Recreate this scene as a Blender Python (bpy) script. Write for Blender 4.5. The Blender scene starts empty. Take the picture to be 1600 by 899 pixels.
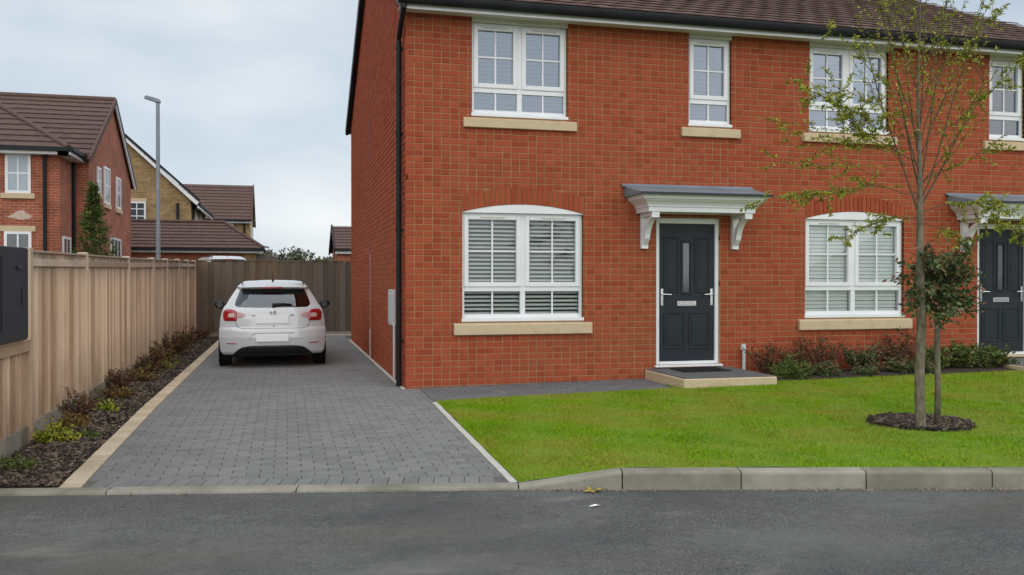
import bpy, bmesh, math, random
import numpy as np
from mathutils import Vector, Matrix
random.seed(7); rng = np.random.default_rng(7)
R = math.radians
scene = bpy.context.scene
col = scene.collection

# ------------------------------------------------------------------ camera, sky, sun, exposure
cam_d = bpy.data.cameras.new('camera'); cam = bpy.data.objects.new('camera', cam_d); col.objects.link(cam)
cam.location = (-1.55, -11.88, 1.42); cam.rotation_euler = (R(90 - .39), 0, R(-14.2))
cam_d.sensor_width = 36; cam_d.lens = 31.5; cam_d.clip_end = 3000; cam_d.clip_start = .05
scene.camera = cam
SUN_EL, SUN_AZ = R(48), R(178)          # azimuth clockwise from +Y: behind the camera, to the left
world = bpy.data.worlds.new('World'); scene.world = world; world.use_nodes = True
nt = world.node_tree; nt.nodes.clear()
def N(t, kind, **kw):
    n = t.nodes.new(kind)
    for k, v in kw.items():
        if k in n.inputs: n.inputs[k].default_value = v
        else: setattr(n, k, v)
    return n
sky = N(nt, 'ShaderNodeTexSky', sky_type='NISHITA', sun_disc=False, sun_elevation=SUN_EL, sun_rotation=SUN_AZ)
b1 = N(nt, 'ShaderNodeBackground', Strength=.10); nt.links.new(sky.outputs[0], b1.inputs[0])
tc = N(nt, 'ShaderNodeTexCoord'); mp = N(nt, 'ShaderNodeMapping'); mp.inputs['Scale'].default_value = (1, 1, 2.6); mp.inputs['Location'].default_value = (.35, .1, .12)
nt.links.new(tc.outputs['Generated'], mp.inputs[0])
nz = N(nt, 'ShaderNodeTexNoise', Scale=1.9, Detail=5.0, Roughness=.45); nt.links.new(mp.outputs[0], nz.inputs['Vector'])
cr = N(nt, 'ShaderNodeValToRGB'); nt.links.new(nz.outputs[0], cr.inputs[0])
cr.color_ramp.elements[0].position = .36; cr.color_ramp.elements[0].color = (.50, .59, .695, 1)
cr.color_ramp.elements[1].position = .66; cr.color_ramp.elements[1].color = (.93, .95, .96, 1)
e = cr.color_ramp.elements.new(.5); e.color = (.65, .725, .80, 1)
b2 = N(nt, 'ShaderNodeBackground', Strength=.745); nt.links.new(cr.outputs[0], b2.inputs[0])
mx = N(nt, 'ShaderNodeMixShader', Fac=.9); nt.links.new(b1.outputs[0], mx.inputs[1]); nt.links.new(b2.outputs[0], mx.inputs[2])
wo = N(nt, 'ShaderNodeOutputWorld'); nt.links.new(mx.outputs[0], wo.inputs[0])
sun_d = bpy.data.lights.new('sun', 'SUN'); sun_d.energy = 1.5; sun_d.angle = R(108); sun_d.color = (1, .965, .91)
sun = bpy.data.objects.new('sun', sun_d); col.objects.link(sun)
sdir = Vector((math.sin(SUN_AZ) * math.cos(SUN_EL), math.cos(SUN_AZ) * math.cos(SUN_EL), math.sin(SUN_EL)))
sun.rotation_euler = sdir.to_track_quat('Z', 'Y').to_euler()
scene.view_settings.view_transform = 'Standard'; scene.view_settings.look = 'None'
scene.view_settings.exposure = 0.45; scene.view_settings.gamma = 1
scene.cycles.max_bounces = 8; scene.cycles.transparent_max_bounces = 16
CAM = np.array(cam.location)

# ------------------------------------------------------------------ materials
MATS = {}
def mat(name, colors, rough=.8, scale=3.0, detail=4.0, bump=0.0, bscale=60.0, island=0.0, metallic=0.0, spec=.4,
        coat=0.0, stretch=(1, 1, 1), coords='Object', hsv=0.0):
    """colors: list of 1..4 rgb tuples blended by noise, island>0 mixes a random tone for each separate piece in"""
    if name in MATS: return MATS[name]
    m = bpy.data.materials.new(name); m.use_nodes = True; t = m.node_tree; L = t.links
    p = t.nodes['Principled BSDF']
    p.inputs['Roughness'].default_value = rough; p.inputs['Metallic'].default_value = metallic
    p.inputs['Specular IOR Level'].default_value = spec; p.inputs['Coat Weight'].default_value = coat; p.inputs['Coat Roughness'].default_value = .05
    c = N(t, 'ShaderNodeTexCoord'); mpn = N(t, 'ShaderNodeMapping'); mpn.inputs['Scale'].default_value = stretch
    geo = N(t, 'ShaderNodeNewGeometry')
    L.new(geo.outputs['Position'] if coords == 'World' else c.outputs[coords], mpn.inputs[0])
    vec = mpn.outputs[0]
    n1 = N(t, 'ShaderNodeTexNoise', Scale=scale, Detail=detail, Roughness=.6); L.new(vec, n1.inputs['Vector'])
    fac = n1.outputs[0]
    oi = N(t, 'ShaderNodeObjectInfo'); ad = N(t, 'ShaderNodeMath', operation='ADD'); fr = N(t, 'ShaderNodeMath', operation='FRACT')
    L.new(oi.outputs['Random'], ad.inputs[0]); L.new(geo.outputs['Random Per Island'], ad.inputs[1]); L.new(ad.outputs[0], fr.inputs[0])
    if island > 0:
        mxf = N(t, 'ShaderNodeMix', data_type='FLOAT'); mxf.inputs[0].default_value = island
        L.new(fac, mxf.inputs[2]); L.new(fr.outputs[0], mxf.inputs[3]); fac = mxf.outputs[0]
    r = N(t, 'ShaderNodeValToRGB'); L.new(fac, r.inputs[0])
    el = r.color_ramp.elements; n = len(colors); lo, hi = (.3, .7) if island < .3 else (.2, .85)
    while len(el) < max(n, 2): el.new(.5)
    for i in range(max(n, 2)):
        el[i].position = lo + (hi - lo) * i / (max(n, 2) - 1); el[i].color = (*colors[min(i, n - 1)], 1)
    L.new(r.outputs[0], p.inputs['Base Color'])
    if bump:
        n2 = N(t, 'ShaderNodeTexNoise', Scale=bscale, Detail=5.0); L.new(vec, n2.inputs['Vector'])
        bm_ = N(t, 'ShaderNodeBump', Strength=bump, Distance=.01); L.new(n2.outputs[0], bm_.inputs['Height']); L.new(bm_.outputs[0], p.inputs['Normal'])
    m['ramp'] = r.name; MATS[name] = m
    return m
def overlay(m, color, scale, lo, hi, amount, stretch=(1, 1, 1), zfade=None, coords='World'):
    """a second, larger noise layer of stain / wear over a material; zfade=(z0,z1) limits it to a height range"""
    t = m.node_tree; L = t.links; p = t.nodes['Principled BSDF']; src = p.inputs['Base Color'].links[0].from_socket
    g = N(t, 'ShaderNodeNewGeometry'); c = N(t, 'ShaderNodeTexCoord'); mpn = N(t, 'ShaderNodeMapping'); mpn.inputs['Scale'].default_value = stretch
    L.new(g.outputs['Position'] if coords == 'World' else c.outputs[coords], mpn.inputs[0])
    n = N(t, 'ShaderNodeTexNoise', Scale=scale, Detail=5.0, Roughness=.6); L.new(mpn.outputs[0], n.inputs['Vector'])
    mr = N(t, 'ShaderNodeMapRange'); mr.inputs[1].default_value = lo; mr.inputs[2].default_value = hi; mr.inputs[4].default_value = amount
    L.new(n.outputs[0], mr.inputs[0]); f = mr.outputs[0]
    if zfade:
        s = N(t, 'ShaderNodeSeparateXYZ'); L.new(mpn.outputs[0], s.inputs[0])
        m2 = N(t, 'ShaderNodeMapRange'); m2.inputs[1].default_value = zfade[0] * stretch[2]; m2.inputs[2].default_value = zfade[1] * stretch[2]
        L.new(s.outputs[2], m2.inputs[0]); mu = N(t, 'ShaderNodeMath', operation='MULTIPLY'); L.new(f, mu.inputs[0]); L.new(m2.outputs[0], mu.inputs[1]); f = mu.outputs[0]
    x = N(t, 'ShaderNodeMix', data_type='RGBA'); L.new(f, x.inputs[0]); L.new(src, x.inputs[6]); x.inputs[7].default_value = (*color, 1)
    L.new(x.outputs[2], p.inputs['Base Color'])
    return m
def glass(name, tint, refl, rough=.0, k=1.6):
    m = bpy.data.materials.new(name); m.use_nodes = True; t = m.node_tree; t.nodes.clear(); L = t.links
    tr = N(t, 'ShaderNodeBsdfTransparent', Color=(*tint, 1)); gl = N(t, 'ShaderNodeBsdfGlossy', Roughness=rough)
    gl.inputs['Color'].default_value = (.90, .95, 1, 1)
    lw = N(t, 'ShaderNodeFresnel', IOR=1.5); mr = N(t, 'ShaderNodeMath', operation='MULTIPLY_ADD'); mr.inputs[1].default_value = k; mr.inputs[2].default_value = refl
    L.new(lw.outputs[0], mr.inputs[0]); mr.use_clamp = True
    mx = N(t, 'ShaderNodeMixShader'); L.new(mr.outputs[0], mx.inputs[0]); L.new(tr.outputs[0], mx.inputs[1]); L.new(gl.outputs[0], mx.inputs[2])
    o = N(t, 'ShaderNodeOutputMaterial'); L.new(mx.outputs[0], o.inputs[0]); MATS[name] = m
    return m

M_brick = mat('red_brick', [(.275, .055, .027), (.335, .070, .033), (.39, .090, .042), (.30, .060, .029)], .9, 14, 5, .35, 120, island=.42, spec=.12, coords='World')
overlay(M_brick, (.30, .085, .045), .9, .5, .75, .5); overlay(M_brick, (.27, .105, .035), .5, .5, .72, .35)
M_mortar = mat('buff_mortar', [(.35, .20, .10), (.43, .265, .145)], .95, 5, 5, .3, 200, spec=.1)
M_white = mat('white_upvc', [(.76, .77, .78), (.82, .83, .84)], .32, 2, 2, spec=.5)
M_cream = mat('cream_board', [(.62, .60, .52), (.70, .68, .60)], .5, 2, 2)
M_sill = mat('buff_cast_stone', [(.52, .40, .245), (.60, .475, .31), (.56, .43, .27)], .85, 5, 5, .25, 150)
M_black = mat('black_plastic', [(.008, .009, .010), (.016, .017, .019)], .5, 3, 2, spec=.25)
M_door = mat('anthracite_door', [(.013, .019, .026), (.019, .026, .034)], .45, 4, 3, .05, 60, spec=.3)
M_metal = mat('brushed_metal', [(.55, .56, .57), (.7, .7, .71)], .3, 20, 2, metallic=.9)
M_tile = mat('brown_roof_tile', [(.085, .048, .041), (.11, .064, .053), (.135, .082, .068)], .85, 6, 4, .3, 90, island=.12, coords='World')
M_tile2 = mat('pinkish_brown_roof_tile', [(.15, .098, .085), (.19, .128, .112), (.235, .165, .148)], .85, 6, 4, .3, 90, island=.15, coords='World', spec=.2)
M_slab = mat('roof_underlay', [(.05, .035, .03)], .9)
M_lead = mat('grey_canopy_felt', [(.15, .19, .225), (.22, .27, .31)], .5, 3, 4, .1, 40)
M_block = mat('grey_paving_block', [(.152, .152, .147), (.180, .180, .173), (.208, .207, .199), (.190, .189, .181)], .9, 5, 5, .35, 160, island=.4, coords='World')
overlay(M_block, (.235, .235, .222), .6, .48, .75, .55); overlay(M_block, (.12, .12, .118), .45, .5, .7, .5)
M_pathb = mat('dark_paving_block', [(.105, .105, .108), (.14, .14, .145), (.165, .162, .16)], .9, 5, 5, .35, 160, island=.4, coords='World')
M_joint = mat('joint_sand', [(.095, .093, .086), (.14, .137, .127)], .95, 20)
M_strip = mat('cream_edging_block', [(.46, .365, .25), (.55, .445, .315), (.62, .51, .38)], .9, 6, 5, .3, 150, island=.45, coords='World')
overlay(M_strip, (.3, .24, .17), 2.2, .52, .75, .45)
M_edge = mat('pale_edging', [(.46, .44, .39), (.60, .57, .5)], .9, 8, 5, .3, 120)
M_kerb = mat('concrete_kerb', [(.225, .208, .165), (.29, .272, .222), (.36, .34, .285)], .92, 4, 6, .4, 140, island=.2, coords='World')
overlay(M_kerb, (.105, .107, .065), 1.6, .45, .68, .65)
M_road = mat('asphalt', [(.036, .036, .036), (.082, .082, .081), (.112, .112, .110), (.25, .25, .243)], .85, 85, 4, .9, 130, coords='World')
overlay(M_road, (.155, .154, .146), .5, .44, .66, .75, stretch=(1, 1.6, 1)); overlay(M_road, (.045, .046, .048), .8, .47, .70, .6, stretch=(.8, 1.2, 1)); overlay(M_road, (.11, .105, .075), .9, .5, .68, .5, stretch=(.6, 1.4, 1)); overlay(M_road, (.18, .178, .168), 6.0, .56, .72, .35); overlay(M_road, (.045, .045, .046), 9.0, .56, .7, .4)
overlay(M_road, (.25, .235, .19), 1.5, .62, .76, .5, stretch=(.6, 1.5, 1))
M_soil = mat('dark_soil', [(.022, .016, .012), (.05, .038, .03)], .95, 12, 5, .5, 60)
M_bark = mat('bark_chip', [(.020, .014, .010), (.045, .031, .022), (.085, .06, .042), (.20, .15, .105)], .9, 20, 3, island=.8)
M_lawn = mat('lawn_turf', [(.11, .20, .010), (.14, .24, .012), (.18, .25, .016)], .95, 5, 6, .5, 90, coords='World')
M_grass = mat('grass_blade', [(.125, .25, .002), (.17, .31, .003), (.22, .34, .006), (.30, .355, .02)], .8, 1.3, 5, island=.45, coords='World', spec=.08)
overlay(M_grass, (.085, .20, .003), .55, .5, .7, .6); overlay(M_grass, (.33, .29, .045), .8, .44, .60, .8); overlay(M_grass, (.40, .33, .09), 3.5, .58, .7, .6)
M_fence = mat('tan_fence_board', [(.45, .30, .19), (.62, .445, .305), (.70, .52, .37), (.78, .61, .46)], .85, 4, 5, .35, 50, island=.85, stretch=(3, 3, .5), coords='World')
overlay(M_fence, (.33, .30, .265), 2.2, .3, .6, .8, zfade=(1.35, 1.75), stretch=(1.2, 1.2, 1)); overlay(M_fence, (.20, .115, .055), 3.0, .25, .7, .9, stretch=(1, 1.4, .6), zfade=(.75, .0)); overlay(M_fence, (.34, .215, .13), 2.5, .5, .8, .6, stretch=(1, 1.5, .35))
M_fgrey = mat('grey_fence_board', [(.10, .077, .060), (.135, .105, .083), (.175, .14, .112)], .9, 4, 5, .4, 50, island=.55, stretch=(3, 3, .5), coords='World')
overlay(M_fgrey, (.19, .115, .055), 1.2, .48, .7, .55, stretch=(1, 1, .5))
M_gravel = mat('weathered_gravel_board', [(.24, .20, .16), (.33, .285, .23)], .9, 4, 5, .3, 60)
overlay(M_gravel, (.10, .12, .055), 2.5, .45, .65, .7)
M_dark = mat('charcoal_sheet', [(.015, .022, .029), (.025, .034, .043)], .5, 3, 4, .12, 30, stretch=(1, 1, .4))
M_glass = glass('window_glass', (.96, .97, .965), .0, k=.8)
M_glassup = glass('upper_window_glass', (.48, .56, .66), .085)
M_slat = mat('blind_slat', [(.74, .79, .74), (.80, .83, .79)], .6, 3, 2)
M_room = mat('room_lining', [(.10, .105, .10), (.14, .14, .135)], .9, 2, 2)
M_meter = mat('meter_box_grey', [(.52, .53, .54), (.58, .59, .60)], .5, 2, 2)
M_stain = mat('lime_stain', [(.50, .36, .27), (.60, .50, .42)], .95, 14, 5, .2, 80)
M_dbrick = mat('dark_brick', [(.16, .05, .03), (.22, .065, .04)], .9, 10, 4)  # dark tone for the movement joint and the stained streak
M_leafy = mat('yellow_green_leaf', [(.14, .185, .014), (.23, .275, .02), (.33, .35, .03), (.40, .36, .05)], .6, 6, 2, island=.85, spec=.3)
M_leafd = mat('dark_green_leaf', [(.035, .065, .018), (.07, .115, .03), (.12, .165, .05), (.20, .09, .06)], .55, 6, 2, island=.85, spec=.35)
M_leafg = mat('mid_green_leaf', [(.045, .085, .014), (.075, .125, .02), (.12, .165, .03), (.17, .16, .05)], .6, 6, 2, island=.85, spec=.3)
M_leafr = mat('red_brown_leaf', [(.07, .032, .02), (.14, .055, .03), (.20, .09, .04), (.13, .12, .03)], .65, 6, 2, island=.85, spec=.3)
M_leafb = mat('russet_green_leaf', [(.16, .075, .03), (.17, .14, .03), (.23, .21, .04), (.28, .13, .045)], .65, 6, 2, island=.85, spec=.3)
M_leaff = mat('far_tree_leaf', [(.085, .09, .065), (.11, .115, .08), (.15, .155, .105)], .8, 6, 2, island=.85)
M_conifer = mat('conifer_needle', [(.04, .07, .012), (.075, .11, .018), (.13, .15, .028)], .7, 6, 2, island=.85)
M_trunk = mat('grey_bark', [(.085, .068, .045), (.165, .138, .095), (.26, .23, .17)], .9, 16, 6, .9, 40, stretch=(1.4, 1.4, .55))
overlay(M_trunk, (.085, .10, .045), 3, .45, .65, .6, coords='Object')
M_twig = mat('brown_twig', [(.075, .055, .032), (.12, .09, .055)], .85, 10, 3)
M_stemr = mat('red_twig', [(.07, .028, .018), (.10, .05, .03)], .8, 10, 3)
M_carw = mat('white_car_paint', [(.61, .63, .645), (.64, .66, .675)], .22, 1, 1, coat=1.0, spec=.5)
M_cargl = glass('car_glass', (.10, .13, .14), .06)
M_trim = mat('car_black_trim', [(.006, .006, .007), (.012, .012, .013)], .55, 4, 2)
M_tyre = mat('tyre_rubber', [(.008, .008, .008), (.014, .014, .014)], .85, 8, 2)
M_red = mat('red_lamp_lens', [(.30, .006, .012), (.42, .012, .02)], .12, 8, 2, spec=.6, coat=.6)
M_pink = mat('clear_pink_lens', [(.55, .30, .30), (.62, .42, .42)], .15, 8, 2, coat=.6)
M_lens = mat('clear_lens', [(.52, .36, .33), (.70, .58, .54)], .15, 30, 2, coat=.6)
M_plate = mat('blank_plate', [(.95, .95, .95)], .3)
M_chrome = mat('chrome', [(.6, .6, .62), (.75, .75, .76)], .15, 10, 1, metallic=1)
M_galv = mat('galvanised_steel', [(.20, .23, .255), (.27, .30, .325)], .5, 3, 3, metallic=.2)
M_hbrick = mat('neighbour_red_brick', [(.30, .082, .045), (.38, .11, .06), (.45, .15, .085)], .9, 22, 5, .3, 60, island=.5, coords='World')
M_hmort = mat('neighbour_mortar', [(.34, .19, .12), (.42, .26, .17)], .95, 10)
M_tan = mat('tan_brick', [(.24, .145, .055), (.32, .20, .08), (.40, .27, .12)], .9, 22, 5, .3, 60, island=.5, coords='World')
M_tmort = mat('tan_mortar', [(.34, .25, .14), (.42, .32, .2)], .95, 10)
M_dglass = mat('dark_house_glass', [(.05, .06, .07), (.09, .105, .12)], .08, 2, 2, spec=.8)
M_lglass = mat('pale_house_glass', [(.26, .33, .38), (.34, .41, .46)], .08, 2, 2, spec=.8)
M_ground = mat('rough_ground', [(.06, .065, .035), (.10, .095, .06)], .95, .6, 5)
M_mat = mat('doormat_rubber', [(.012, .012, .012), (.02, .02, .02)], .95, 40, 3, .5, 200)
M_pale = mat('pale_pipe', [(.55, .55, .54), (.66, .66, .65)], .5, 4, 2)
M_yleaf = mat('fallen_leaf', [(.30, .21, .03), (.42, .30, .04)], .7, 30, 2)
M_hedge = mat('hedge_leaf', [(.06, .07, .02), (.10, .105, .03), (.15, .14, .05)], .8, 6, 2, island=.85)

# ------------------------------------------------------------------ mesh helpers
class MB:
    def __init__(s): s.v = []; s.f = []
    def add(s, vs, fs):
        o = len(s.v); s.v += [tuple(v) for v in vs]; s.f += [tuple(i + o for i in f) for f in fs]; return s
    def box(s, x0, x1, y0, y1, z0, z1):
        return s.add([(x0, y0, z0), (x1, y0, z0), (x1, y1, z0), (x0, y1, z0), (x0, y0, z1), (x1, y0, z1), (x1, y1, z1), (x0, y1, z1)],
                     [(0, 3, 2, 1), (4, 5, 6, 7), (0, 1, 5, 4), (1, 2, 6, 5), (2, 3, 7, 6), (3, 0, 4, 7)])
    def prism(s, pts, axis, a, b):
        """closed outline pts (2-D) swept along axis 0/1/2 from a to b"""
        n = len(pts); put = lambda p, t: {0: (t, p[0], p[1]), 1: (p[0], t, p[1]), 2: (p[0], p[1], t)}[axis]
        area = sum(pts[i][0] * pts[(i + 1) % n][1] - pts[(i + 1) % n][0] * pts[i][1] for i in range(n))
        flip = (area > 0) == (axis == 1)
        vs = [put(p, a) for p in pts] + [put(p, b) for p in pts]
        fs = [tuple(range(n))[::-1], tuple(range(n, 2 * n))] + [(i, (i + 1) % n, n + (i + 1) % n, n + i) for i in range(n)]
        if (b < a) != flip: fs = [f[::-1] for f in fs]
        return s.add(vs, fs)
    def tube(s, pts, radii, n=8, cap=True):
        pts = [Vector(p) for p in pts]; rings = []
        for i, p in enumerate(pts):
            d = (pts[min(i + 1, len(pts) - 1)] - pts[max(i - 1, 0)]).normalized()
            u = d.cross(Vector((0, 0, 1)) if abs(d.z) < .95 else Vector((1, 0, 0))).normalized(); w = u.cross(d)
            r = float(radii[i] if hasattr(radii, '__len__') else radii)
            rings.append([p + r * (math.cos(2 * math.pi * k / n) * u + math.sin(2 * math.pi * k / n) * w) for k in range(n)])
        vs = [v for r_ in rings for v in r_]; fs = []
        for i in range(len(pts) - 1):
            for k in range(n): fs.append((i * n + k, i * n + (k + 1) % n, (i + 1) * n + (k + 1) % n, (i + 1) * n + k))
        if cap: fs += [tuple(range(n))[::-1], tuple(range((len(pts) - 1) * n, len(pts) * n))]
        return s.add(vs, fs)
    def lathe(s, prof, c, axis=2, n=24):
        """prof: (radius, height) list"""
        vs = []; fs = []
        for r, h in prof:
            for k in range(n):
                a = 2 * math.pi * k / n; x, y = r * math.cos(a), r * math.sin(a)
                vs.append({2: (c[0] + x, c[1] + y, c[2] + h), 0: (c[0] + h, c[1] + x, c[2] + y), 1: (c[0] + x, c[1] + h, c[2] + y)}[axis])
        for i in range(len(prof) - 1):
            for k in range(n): fs.append((i * n + k, i * n + (k + 1) % n, (i + 1) * n + (k + 1) % n, (i + 1) * n + k))
        fs += [tuple(range(n))[::-1], tuple(range((len(prof) - 1) * n, len(prof) * n))]
        return s.add(vs, fs)
    def mesh(s, name, m, bevel=0, smooth=False, fix=True):
        me = bpy.data.meshes.new(name); me.from_pydata(s.v, [], s.f)
        if fix or bevel:
            bm = bmesh.new(); bm.from_mesh(me)
            if fix: bmesh.ops.recalc_face_normals(bm, faces=bm.faces)
            if bevel: bmesh.ops.bevel(bm, geom=[e for e in bm.edges if e.is_manifold and e.calc_face_angle(0) > .5], offset=bevel, segments=1, affect='EDGES', clamp_overlap=True)
            bm.to_mesh(me); bm.free()
        if m: me.materials.append(m)
        if smooth: me.polygons.foreach_set('use_smooth', [True] * len(me.polygons))
        return me
    def build(s, name, m, parent=None, bevel=0, smooth=False, fix=True, loc=None):
        return obj(name, s.mesh(name, m, bevel, smooth, fix), parent, loc)
def obj(name, me, parent=None, loc=None, rot=None):
    o = bpy.data.objects.new(name, me); col.objects.link(o)
    if parent: o.parent = parent
    if loc is not None: o.location = loc
    if rot is not None: o.rotation_euler = rot
    return o
def tag(o, label=None, cat=None, group=None, kind=None):
    for k, v in (('label', label), ('category', cat), ('group', group), ('kind', kind)):
        if v: o[k] = v
    return o
def thing(name, label, cat, loc=(0, 0, 0), rz=0, group=None):
    return tag(obj(name, None, None, loc, (0, 0, rz)), label, cat, group)
def copy_tree(o, parent=None):
    c = o.copy(); col.objects.link(c)
    if parent: c.parent = parent
    for ch in list(o.children): copy_tree(ch, c)
    return c
def fast_mesh(name, V, F, m, k=None):
    """V (n,3) array, F (m,k) array"""
    me = bpy.data.meshes.new(name); k = F.shape[1]
    me.vertices.add(len(V)); me.vertices.foreach_set('co', np.ascontiguousarray(V, dtype=np.float32).ravel())
    me.loops.add(F.size); me.loops.foreach_set('vertex_index', np.ascontiguousarray(F, dtype=np.int32).ravel())
    me.polygons.add(len(F)); me.polygons.foreach_set('loop_start', np.arange(0, F.size, k, dtype=np.int32))
    me.update(calc_edges=True); me.validate()
    if m: me.materials.append(m)
    return me
def clip_poly(poly, a, b):
    """keep the part of poly to the left of the directed line a->b"""
    out = []; n = len(poly); sd = lambda p: (b[0] - a[0]) * (p[1] - a[1]) - (b[1] - a[1]) * (p[0] - a[0])
    for i in range(n):
        p, q = poly[i], poly[(i + 1) % n]; sp, sq = sd(p), sd(q)
        if sp >= 0: out.append(p)
        if (sp > 0 and sq < 0) or (sp < 0 and sq > 0):
            t = sp / (sp - sq); out.append((p[0] + t * (q[0] - p[0]), p[1] + t * (q[1] - p[1])))
    return out
def area2(p): return abs(sum(p[i][0] * p[(i + 1) % len(p)][1] - p[(i + 1) % len(p)][0] * p[i][1] for i in range(len(p)))) / 2

# ------------------------------------------------------------------ ground heights and setting
KA, KB, KC = Vector((-3.48, -4.96)), Vector((.07, -5.67)), Vector((3.60, -6.54))   # face of the kerb at the road
d1 = (KB - KA).normalized(); d2 = (KC - KB).normalized()
def kerb_pt(s):
    """point on the kerb's road face, s metres from KB"""
    return KB + d2 * s if s >= 0 else KB + d1 * s
def kerb_n(s):
    d = d2 if s >= 0 else d1; return Vector((-d.y, d.x))
def kerb_y(x): return KB.y + (x - KB.x) * ((d2.y / d2.x) if x >= KB.x else (d1.y / d1.x))
ROADZ = -.078
def clamp(t): return max(0., min(1., t))
def gz(x, y):
    ky = kerb_y(x) + .13
    t = clamp((-1.0 - y) / max(.5, -1.0 - ky))
    far = .012 * max(0, x)
    near = -.052 + (.105 * clamp((x - .1) / .75) if x > .1 else 0)
    return far + (near - far) * t

def sheet(name, x0, x1, y0, y1, z, m, nx=1, ny=1, zf=None):
    mb = MB(); xs = np.linspace(x0, x1, nx + 1); ys = np.linspace(y0, y1, ny + 1)
    vs = [(x, y, zf(x, y) if zf else z) for y in ys for x in xs]
    fs = [(j * (nx + 1) + i, j * (nx + 1) + i + 1, (j + 1) * (nx + 1) + i + 1, (j + 1) * (nx + 1) + i) for j in range(ny) for i in range(nx)]
    o = mb.add(vs, fs).build(name, m, fix=False); o['kind'] = 'structure'; return o
def gterr(x, y):
    r = clamp((y - 12.8) / 3.6); return -.16 + .94 * r
mb = MB(); ys = [-400, -60, -20, 0, 12.6, 13.5, 14.5, 16.6, 40, 120, 600]; xs = [-500, -60, -20, -4, 12, 60, 500]
mb.add([(x, y, gterr(x, y)) for y in ys for x in xs], [(j * 7 + i, j * 7 + i + 1, (j + 1) * 7 + i + 1, (j + 1) * 7 + i) for j in range(10) for i in range(6)])
tag(mb.build('ground', M_ground, fix=False), kind='structure')
# road: polygon sheet from the kerb face out past the camera
e0 = kerb_pt(-60); e1 = kerb_pt(0); e2 = kerb_pt(60)
mb = MB(); fp = [(e0.x, e0.y + .04), (e1.x, e1.y + .04), (e2.x, e2.y + .04), (e2.x - 6, e2.y - 22), (e1.x - 5, e1.y - 22), (e0.x - 5, e0.y - 22)]
mb.add([(x, y, ROADZ) for x, y in fp], [(0, 5, 4, 1), (1, 4, 3, 2)])
tag(mb.build('road', M_road), kind='structure')

# kerb: one stone after another along the road
kerb = MB()
for s0, s1 in ((-60, 0), (0, 60)):
    a, b = kerb_pt(s0 if s0 else .0), kerb_pt(s1 if s1 else -.0); n = kerb_n((s0 + s1) / 2)
    a2, b2 = a + n * .02, b + n * .02; c, d = b + n * .12, a + n * .12
    kerb.prism([(a2.x, a2.y), (b2.x, b2.y), (c.x, c.y), (d.x, d.y)], 2, -.2, ROADZ + .004)
kerb = tag(kerb.build('kerb', M_joint), kind='structure')
def kerb_top(s):
    return -.052 if s < .02 else (-.052 + .108 * clamp(s / .74))
def kerb_stone(s0, s1):
    g = .005; s0 += g; s1 -= g; vs = []; segs = 2
    for s in (s0, s1):
        p = kerb_pt(s); n = kerb_n((s0 + s1) / 2); zt = kerb_top(s)
        low = zt < .0
        for off, z in ((0, -.15), (0, zt - .022), (.006, zt - .008), (.02, zt), (.125, zt + .002), (.125, -.15)):
            q = p + n * off; vs.append((q.x, q.y, z))
    fs = [(0, 5, 4, 3, 2, 1), (6, 7, 8, 9, 10, 11)] + [(i, (i + 1) % 6, 6 + (i + 1) % 6, 6 + i) for i in range(6)]
    return MB().add(vs, fs).build('kerb_stone', M_kerb, kerb)
s = 0; cuts = [0, .745, 1.6, 2.5, 3.41]
while cuts[-1] < 9: cuts.append(cuts[-1] + .9)
for a, b in zip(cuts, cuts[1:]): kerb_stone(a, b)
cuts = [0, -1.58, -2.9, -3.9, -4.8, -5.7]
for a, b in zip(cuts[1:], cuts): kerb_stone(a, b)

# ------------------------------------------------------------------ block paved drive and path
def block_mb(poly, h, top=0.0, inset=.005, depth=.045):
    """a block with a chamfered top edge; poly relative to the block's centre"""
    cx = sum(p[0] for p in poly) / len(poly); cy = sum(p[1] for p in poly) / len(poly); n = len(poly)
    vs = [(x, y, top - depth) for x, y in poly] + [(x, y, top - .004) for x, y in poly]
    for x, y in poly:
        l = math.hypot(x - cx, y - cy) or 1; vs.append((x + (cx - x) * min(.4, inset / l * 1.4), y + (cy - y) * min(.4, inset / l * 1.4), top))
    fs = []
    for k in (0, n): fs += [(k + i, k + (i + 1) % n, k + n + (i + 1) % n, k + n + i) for i in range(n)]
    fs.append(tuple(range(2 * n, 3 * n)))
    return vs, fs
def lay(parent, polys, m, name, budget, rest_name, shared=None):
    """polys: list of polygons in plan; the nearest ones become objects, the rest one joined part"""
    items = []
    for p in polys:
        cx = sum(q[0] for q in p) / len(p); cy = sum(q[1] for q in p) / len(p)
        items.append(((cx - CAM[0]) ** 2 + (cy - CAM[1]) ** 2, cx, cy, p))
    items.sort(key=lambda t: t[0]); rest = MB(); cache = {}
    for i, (d, cx, cy, p) in enumerate(items):
        loc = [(x - cx, y - cy) for x, y in p]; z = gz(cx, cy) + random.uniform(-.0018, .0018)
        ex = (gz(cx + .05, cy) - gz(cx - .05, cy)) / .1; ey = (gz(cx, cy + .05) - gz(cx, cy - .05)) / .1
        if i < budget:
            key = tuple((round(x, 3), round(y, 3)) for x, y in loc)
            if key not in cache: cache[key] = MB().add(*block_mb(loc, 0)).mesh(name, m, fix=False)
            obj(name, cache[key], parent, (cx, cy, z), (math.atan(ey) + random.uniform(-.006, .006), -math.atan(ex) + random.uniform(-.006, .006), random.uniform(-.006, .006)))
        else:
            vs, fs = block_mb(loc, 0); rest.add([(x + cx, y + cy, zz + z + ex * x + ey * y) for x, y, zz in vs], fs)
    if rest.v: tag(rest.build(rest_name, m, parent, fix=False), kind='stuff')
SX0, SX1 = -3.13, -2.97                      # cream edging strip beside the drive
LE0, LE1 = Vector((.07, -5.66)), Vector((.155, -1.40))   # edging between drive and lawn
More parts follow.
